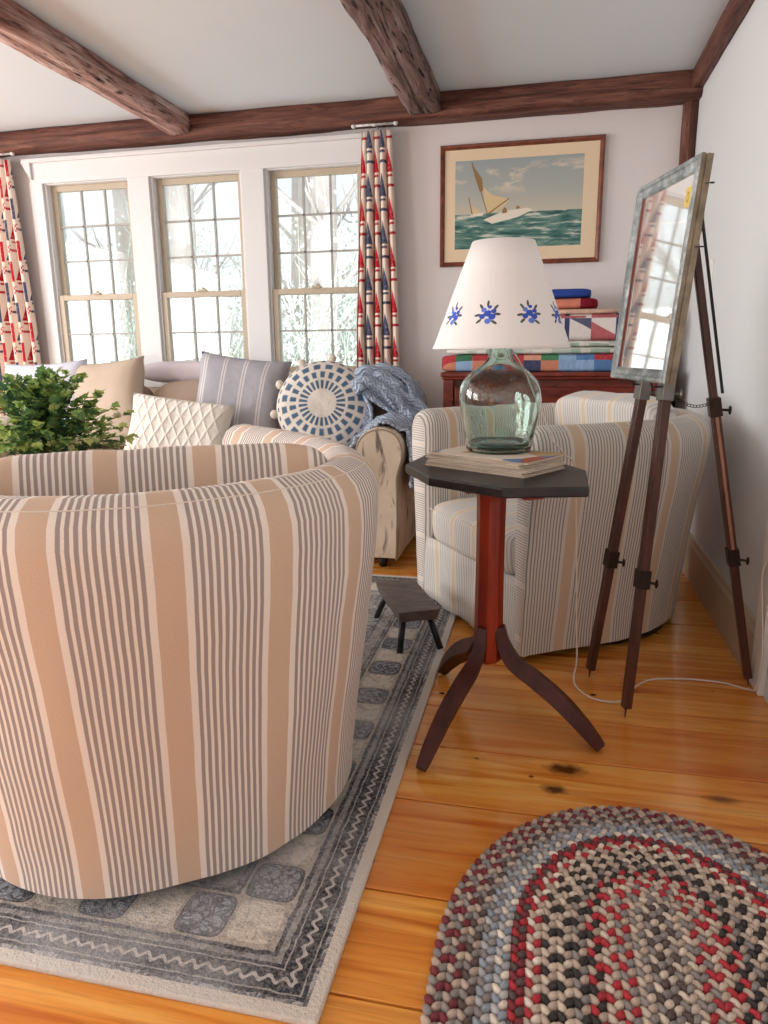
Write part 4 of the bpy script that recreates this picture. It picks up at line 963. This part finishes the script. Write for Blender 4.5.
for k in range(160):
    a = rp.uniform(0, 2 * PI); el = rp.uniform(-.25, 1.0); el = el * PI / 2
    R0 = rp.uniform(.14, .265) * (1.12 - .12 * math.sin(el)); tip = Vector((R0 * math.cos(a) * math.cos(el) * 1.32, R0 * math.sin(a) * math.cos(el) * 1.1, .38 + R0 * math.sin(el) * .84))
    b0 = Vector((rp.uniform(-.05, .05), rp.uniform(-.05, .05), .2)); mid = b0.lerp(tip, .5) + Vector((0, 0, .05))
    C = cr([b0, mid, tip], 5); st.tube(C, .0014, 4)
    for q in range(3, len(C)):
        for r_ in range(2):
            dirv = (C[q] - C[q - 1]).normalized() + Vector((rp.uniform(-1, 1), rp.uniform(-1, 1), rp.uniform(-.7, .9)))
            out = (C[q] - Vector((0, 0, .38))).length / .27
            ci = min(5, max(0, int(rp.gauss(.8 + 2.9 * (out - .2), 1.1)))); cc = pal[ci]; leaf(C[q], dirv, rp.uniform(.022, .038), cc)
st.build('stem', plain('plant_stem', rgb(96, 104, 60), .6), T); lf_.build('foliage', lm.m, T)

# ------------------------------------------------------------------ area rug
RX0, RX1, RY0, RY1 = -3.32, -.33, .912, 3.28
def rug_mat():
    t = NT('distressed_rug', .95, .1); o = t.xyz(t.obj()); hw, hh = (RX1 - RX0) / 2, (RY1 - RY0) / 2
    dx_ = t.m_('SUBTRACT', hw, t.m_('ABSOLUTE', o[0])); dy_ = t.m_('SUBTRACT', hh, t.m_('ABSOLUTE', o[1]))
    d = t.m_('MINIMUM', dx_, dy_); isx = t.m_('LESS_THAN', dx_, dy_)
    s_ = t.m_('ADD', t.m_('MULTIPLY', isx, o[1]), t.m_('MULTIPLY', t.m_('SUBTRACT', 1.0, isx), o[0]))
    wob = t.m_('MULTIPLY', t.m_('SUBTRACT', t.noise(t.obj(), 30, 2), .5), .010); d2 = t.m_('ADD', d, wob)
    cream, tan, grey, dark, blue_ = rgb(226, 216, 202), rgb(186, 174, 160), rgb(150, 146, 144), rgb(46, 48, 58), rgb(150, 156, 168)
    c = t.mix(t.noise(t.obj(), 5, 3), rgb(182, 178, 174), rgb(160, 162, 170))
    # medallion field scrollwork
    v = t.noise(t.obj(), 11, 2, .5, 1.8); line = t.m_('LESS_THAN', t.m_('ABSOLUTE', t.m_('SUBTRACT', v, .5)), .035); line2 = t.m_('LESS_THAN', t.m_('ABSOLUTE', t.m_('SUBTRACT', t.noise(t.obj(), 18, 2, .5, 1.5), .5)), .04)
    c = t.mix(t.m_('MULTIPLY', t.m_('MAXIMUM', line, line2), .75), c, dark)
    # block row
    per = .105; a = t.m_('FRACT', t.m_('DIVIDE', s_, per)); od = t.m_('WRAP', t.m_('FLOOR', t.m_('DIVIDE', s_, per)), 2.0, 0.0)
    b = t.m_('DIVIDE', t.m_('SUBTRACT', d, .125), .115)
    ax = t.m_('ABSOLUTE', t.m_('SUBTRACT', a, .5)); bx = t.m_('ABSOLUTE', t.m_('SUBTRACT', b, .5))
    band = t.rng(d2, .122, .243, .002); c = t.mix(band, c, tan)
    blk = t.m_('MULTIPLY', t.m_('LESS_THAN', t.m_('ADD', t.m_('POWER', t.m_('MULTIPLY', ax, 2.04), 5.0), t.m_('POWER', t.m_('MULTIPLY', bx, 2.12), 5.0)), 1.0), band)
    blkin = t.m_('MULTIPLY', t.m_('LESS_THAN', t.m_('ADD', t.m_('POWER', t.m_('MULTIPLY', ax, 2.24), 5.0), t.m_('POWER', t.m_('MULTIPLY', bx, 2.34), 5.0)), 1.0), band)
    bc = t.mix(od, cream, blue_); c = t.mix(blk, c, t.mix(od, tan, dark)); c = t.mix(blkin, c, bc)
    # scroll motif in each dark block
    e1 = t.m_('ABSOLUTE', t.m_('SUBTRACT', t.m_('SQRT', t.m_('ADD', t.m_('POWER', t.m_('SUBTRACT', ax, .2), 2.0), t.m_('POWER', t.m_('SUBTRACT', bx, .2), 2.0))), .12))
    mot = t.m_('LESS_THAN', t.m_('ABSOLUTE', t.m_('SUBTRACT', t.noise(t.obj(), 24, 1, .5, 1.6), .5)), .05); mot2 = t.m_('LESS_THAN', t.m_('ABSOLUTE', t.m_('SUBTRACT', e1, .09)), .022); mt = t.m_('MAXIMUM', mot, mot2)
    c = t.mix(t.m_('MULTIPLY', t.m_('MULTIPLY', mt, blkin), t.m_('ADD', .25, t.m_('MULTIPLY', od, .7))), c, t.mix(od, rgb(170, 160, 150), rgb(56, 60, 76)))
    for (p, q, cl, st_) in ((.112, .122, dark, .9), (.243, .25, dark, .85), (.256, .262, dark, .6), (.10, .112, grey, .8), (.262, .30, rgb(176, 168, 162), .6), (.30, .306, dark, .8)):
        c = t.mix(t.m_('MULTIPLY', t.rng(d2, p, q, .001), st_), c, cl)
    # outer dark guard with a zigzag
    c = t.mix(t.rng(d2, .034, .10, .001), c, dark)
    zz = t.m_('ADD', .067, t.m_('MULTIPLY', t.m_('SINE', t.m_('MULTIPLY', s_, 210.0)), .0055)); c = t.mix(t.m_('LESS_THAN', t.m_('ABSOLUTE', t.m_('SUBTRACT', d2, zz)), .0042), c, rgb(190, 184, 180))
    c = t.mix(t.rng(d2, .088, .092, .001), c, rgb(176, 172, 168)); c = t.mix(t.rng(d2, .042, .046, .001), c, rgb(170, 166, 162))
    c = t.mix(t.m_('MULTIPLY', t.ramp(t.noise(t.obj(), 55, 4, .7), [(.5, 0.0), (.62, 1.0)]), .5), c, rgb(74, 72, 76))
    c = t.mix(t.m_('LESS_THAN', d, .026), c, rgb(214, 204, 192))
    # wear
    wr = t.noise(t.obj(), 2.2, 5, .65); c = t.mix(t.m_('MULTIPLY', t.ramp(wr, [(.45, 0.0), (.68, 1.0)]), .5), c, rgb(208, 210, 214))
    fz = t.noise(t.obj(), 140, 3, .7); c = t.mix(t.m_('MULTIPLY', t.ramp(fz, [(.35, 1.0), (.6, 0.0)]), .25), c, rgb(226, 220, 212))
    t.base(c); t.bump(t.m_('ADD', fz, t.m_('MULTIPLY', t.noise(t.obj(), 16, 3), .8)), .005); return t.m
m = MB(); cxr, cyr = (RX0 + RX1) / 2, (RY0 + RY1) / 2; m.box((0, 0, .006), (RX1 - RX0, RY1 - RY0, .012)); o = m.build('area_rug', rug_mat(), bevel=.004); o.location = (cxr, cyr, 0)
tag(o, 'large distressed grey and navy oriental rug with a block border', 'rug')

# ------------------------------------------------------------------ braided rug
br = NT('braided_wool', .95, .1); at = br.node('ShaderNodeAttribute'); at.attribute_name = 'Col'
fz = br.noise(br.obj(), 260, 3, .7); br.base(br.mix(br.m_('MULTIPLY', fz, .3), at.outputs['Color'], br.mix(.4, at.outputs['Color'], rgb(240, 230, 220)))); br.bump(fz, .003)
G = {k: rgb(*v)[:3] for k, v in dict(mar=(120, 24, 46), red=(182, 22, 46), tan=(192, 172, 156), gry=(140, 134, 132), lgr=(182, 182, 184), brn=(84, 68, 66), blk=(30, 28, 32), wht=(236, 224, 208), blu=(146, 158, 172), crm=(216, 200, 182)).items()}
rings = [('mar', 'gry', 'tan'), ('mar', 'tan', 'gry'), ('brn', 'tan', 'gry'), ('blu', 'lgr', 'gry'), ('lgr', 'wht', 'blu'), ('red', 'brn', 'mar'), ('wht', 'red', 'tan'), ('tan', 'blk', 'crm'), ('crm', 'blk', 'tan'), ('tan', 'blk', 'gry'), ('red', 'blk', 'tan'), ('crm', 'red', 'tan'), ('gry', 'tan', 'red'), ('tan', 'gry', 'crm'), ('gry', 'crm', 'brn')]
NR = len(rings); bm_ = MB(); rb_ = random.Random(2)
Yb = .55; AX = .412; SLx = lambda y: .25 + (1.29 - y) * .0
for r in range(NR):
    k = (NR - r - .5) / NR; a, b = AX * k, .512 * k; Yt = 1.29 - .19 * k
    pts = []
    for q in range(49): an = PI * q / 48; pts.append(Vector((SLx(Yt) + a * math.cos(an), Yt + b * math.sin(an), 0)))
    for q in range(1, 20): y = Yt + (Yb - Yt) * q / 20; pts.append(Vector((SLx(y) - a, y, 0)))
    for q in range(49): an = PI + PI * q / 48; pts.append(Vector((SLx(Yb) + a * math.cos(an), Yb + b * math.sin(an), 0)))
    for q in range(1, 20): y = Yb + (Yt - Yb) * q / 20; pts.append(Vector((SLx(y) + a, y, 0)))
    n = len(pts); Ls = [0]
    for q in range(n): Ls.append(Ls[-1] + (pts[(q + 1) % n] - pts[q]).length)
    tot = Ls[-1]; step = .020; cnt = max(6, int(tot / step)); cnt += (3 - cnt % 3) % 3; step = tot / cnt; wdt = AX / NR * .5
    qi = 0
    for c in range(cnt * 1):
        for sd_ in (0, 1):
            s_ = (c + .5 * sd_) * step
            qi = 0
            lo, hi = 0, n
            while lo < hi - 1:
                md = (lo + hi) // 2
                if Ls[md] <= s_: lo = md
                else: hi = md
            p0, p1 = pts[lo], pts[(lo + 1) % n]; tt = (s_ - Ls[lo]) / max(1e-6, Ls[lo + 1] - Ls[lo]); p = p0.lerp(p1, min(1, tt)); tg = (p1 - p0).normalized(); nr = Vector((tg.y, -tg.x, 0))
            sg = 1 if sd_ else -1
            if p.y < .35 or p.x > .95: pass
            an = math.atan2(tg.y, tg.x) + sg * .72; Mx = Matrix.Rotation(an, 3, 'Z')
            col = G[rings[r][(c + sd_ * 2) % 3]]; j = rb_.uniform(.86, 1.12); col = tuple(min(1, x * j) for x in col)
            wloc = wdt * (1 - .2 * abs(tg.x) ** 2) 
            bm_.ball(p + nr * sg * wloc * .48 + Vector((0, 0, .009)), (.0135, .0078, .0095), 10, 6, col=col, M=Mx)
o = bm_.build('braided_rug', br.m); tag(o, 'oval braided wool rug in maroon, grey and cream at lower right', 'rug')

# ------------------------------------------------------------------ outdoors
snow = plain('snow', rgb(236, 240, 244), .9, var=.03, scale=.6)
m = MB(); m.grid(lambda i, j: (-14 + i * .8, D + .6 + j * .8, -.5 + .25 * nz(i * .3, j * .3) + max(0, j - 14) * .09), 30, 40); tag(m.build('snowy_ground', snow), 'snow-covered ground outside the windows', 'ground', kind='stuff')
bark = NT('bark', .9, .1); o_ = bark.obj(); f = bark.noise(bark.scale(o_, 7, 7, 1.2), 1, 5, .7, .6); bark.base(bark.ramp(f, [(.3, rgb(190, 174, 164)), (.7, rgb(226, 216, 208))])); bark.bump(f, .03)  # bark colour lightened to carry outdoor haze and backlit glare
rt_ = random.Random(11)
def tree(x, y, r, h, label):
    T = thing('bare_tree', (x, y, -.55), 0, label, 'tree', 'bare winter trees outside the windows')
    m = MB(); ln_ = rt_.uniform(-.25, .25); tr = cr([(0, 0, -.3), (ln_ * .2, 0, h * .3), (ln_ * .7, .1, h * .65), (ln_, .1, h)], 6); n = len(tr); m.tube(tr, [r * (1.15 - .75 * i / n) for i in range(n)], 12); m.build('trunk', bark.m, T)
    b = MB()
    for q in range(16):
        i = rt_.randint(3, n - 2); a = rt_.uniform(0, 2 * PI); L = rt_.uniform(.4, 1.0); p = tr[i]; d = Vector((math.cos(a), math.sin(a), rt_.uniform(.1, .9)))
        C = cr([p, p + d * L * .5 + Vector((0, 0, .1)), p + d * L + Vector((0, 0, rt_.uniform(-.1, .4)))], 4); b.tube(C, [r * .22 * (1 - .8 * e / len(C)) for e in range(len(C))], 6)
        for w_ in range(4):
            s_ = C[rt_.randint(3, len(C) - 1)]; d2 = d + Vector((rt_.uniform(-.8, .8), rt_.uniform(-.8, .8), rt_.uniform(-.2, .7))); b.tube([s_, s_ + d2 * L * .25, s_ + d2 * L * .45 + Vector((0, 0, .1))], [r * .07, r * .05, r * .02], 5)
    b.build('branches', bark.m, T)
TL = ['bare trunk showing in the left part of the right-hand window', 'slender bare tree at the right side of the right-hand window', 'bare trunk in the left column of panes of the middle window', 'bare tree at the right edge of the left window', 'thin bare tree at the right edge of the middle window', 'bare tree standing left of the left window', 'far bare tree in the middle of the left window', 'far bare tree in the centre of the middle window']
for k, (x, y, r) in enumerate([(-2.35, 7.6, .17), (-1.7, 9.8, .15), (-4.15, 7.9, .19), (-5.3, 9.4, .17), (-3.3, 9.9, .13), (-6.3, 8.2, .16), (-7.0, 11.6, .22), (-4.2, 12.2, .2)]):
    tree(x, y, r, rt_.uniform(6, 8), TL[k])

tw = MB(); ru = random.Random(4)
for q in range(900):
    x = ru.uniform(-8.2, -.6); y = ru.uniform(6.6, 9.8); z0 = -.45; h = ru.uniform(.9, 2.3) * (1 if ru.random() < .8 else 1.5)
    p0 = Vector((x, y, z0)); p1 = p0 + Vector((ru.uniform(-.25, .25), ru.uniform(-.2, .2), h * .6)); p2 = p1 + Vector((ru.uniform(-.45, .45), ru.uniform(-.3, .3), h * .4))
    tw.tube([p0, p1, p2], [.010, .006, .003], 4, sm=False)
    for e in range(3):
        s_ = p1.lerp(p2, e / 3); tw.tube([s_, s_ + Vector((ru.uniform(-.4, .4), ru.uniform(-.2, .2), ru.uniform(.05, .4)))], [.006, .002], 3, sm=False)
        for l_ in range(8):
            lp = s_ + Vector((ru.uniform(-.3, .3), ru.uniform(-.2, .2), ru.uniform(0, .3))); r = ru.uniform(.008, .02); tw.face([tw.add(lp + Vector((math.cos(g) * r, ru.uniform(-.01, .01), math.sin(g) * r * 1.3))) for g in (0, 1.6, 3.1, 4.7)])
tag(tw.build('undergrowth', plain('pale_twigs', rgb(204, 208, 194), .9, var=.12, scale=3)), 'pale tangled winter brush outside the windows', 'shrub', kind='stuff')
# ------------------------------------------------------------------ light
W = bpy.data.worlds.new('overcast_sky'); sc.world = W; W.use_nodes = True
bg = W.node_tree.nodes['Background']; bg.inputs[0].default_value = (.95, .985, 1, 1); bg.inputs[1].default_value = .95
def area(name, loc, rot, sx, sy, e, col=(1, 1, 1)):
    l = bpy.data.lights.new(name, 'AREA'); l.shape = 'RECTANGLE'; l.size = sx; l.size_y = sy; l.energy = e; l.color = col
    o = bpy.data.objects.new(name, l); COL.objects.link(o); o.location = loc; o.rotation_euler = rot; return o
for k, (a, b) in enumerate(WX): area('window_daylight', ((a + b) / 2, D + .2, 1.56), (R_(90), 0, 0), b - a, 1.2, 42, (.93, .97, 1))
area('front_opening_fill', (-.7, YF - .1, 1.28), (R_(-90), 0, 0), 2.2, 1.95, 170, (1, .97, .95))  # fill lamps added behind the camera to even out the room
area('front_opening_fill', (-3.3, YF - .1, 1.35), (R_(-90), 0, 0), 1.8, 1.7, 120, (1, .97, .95))
area('left_opening_fill', (XL - .1, 2.2, 1.4), (0, R_(-90), 0), 1.6, 2.0, 80, (1, .98, .96))  # more added fill, from the unseen left wall openings
area('left_opening_fill', (XL - .1, -.6, 1.4), (0, R_(-90), 0), 1.6, 2.0, 80, (1, .98, .96))

# ------------------------------------------------------------------ camera
yaw, pit, rol = R_(-12.757), R_(12.919), R_(.620)
fwv = Vector((math.sin(yaw) * math.cos(pit), math.cos(yaw) * math.cos(pit), -math.sin(pit))); r0 = Vector((math.cos(yaw), -math.sin(yaw), 0)); d0 = fwv.cross(r0)
r2 = r0 * math.cos(rol) + d0 * math.sin(rol); d2 = -r0 * math.sin(rol) + d0 * math.cos(rol)
cam = bpy.data.cameras.new('camera'); co = bpy.data.objects.new('camera', cam); COL.objects.link(co)
Mc = Matrix((r2, -d2, -fwv)).transposed().to_4x4(); Mc.translation = (0, 0, 1.1); co.matrix_world = Mc
cam.sensor_fit = 'VERTICAL'; cam.sensor_height = 24; cam.lens = 714.8 / 1024 * 24; cam.clip_start = .02
sc.camera = co
sc.view_settings.view_transform = 'Standard'; sc.view_settings.look = 'None'; sc.view_settings.gamma = 1; sc.view_settings.exposure = .42
sc.view_settings.use_curve_mapping = False
sc.cycles.use_denoising = True; sc.cycles.max_bounces = 8; sc.cycles.diffuse_bounces = 5; sc.cycles.transparent_max_bounces = 12; sc.cycles.sample_clamp_indirect = 6
try: sc.cycles.denoiser = 'OPENIMAGEDENOISE'
except Exception: pass
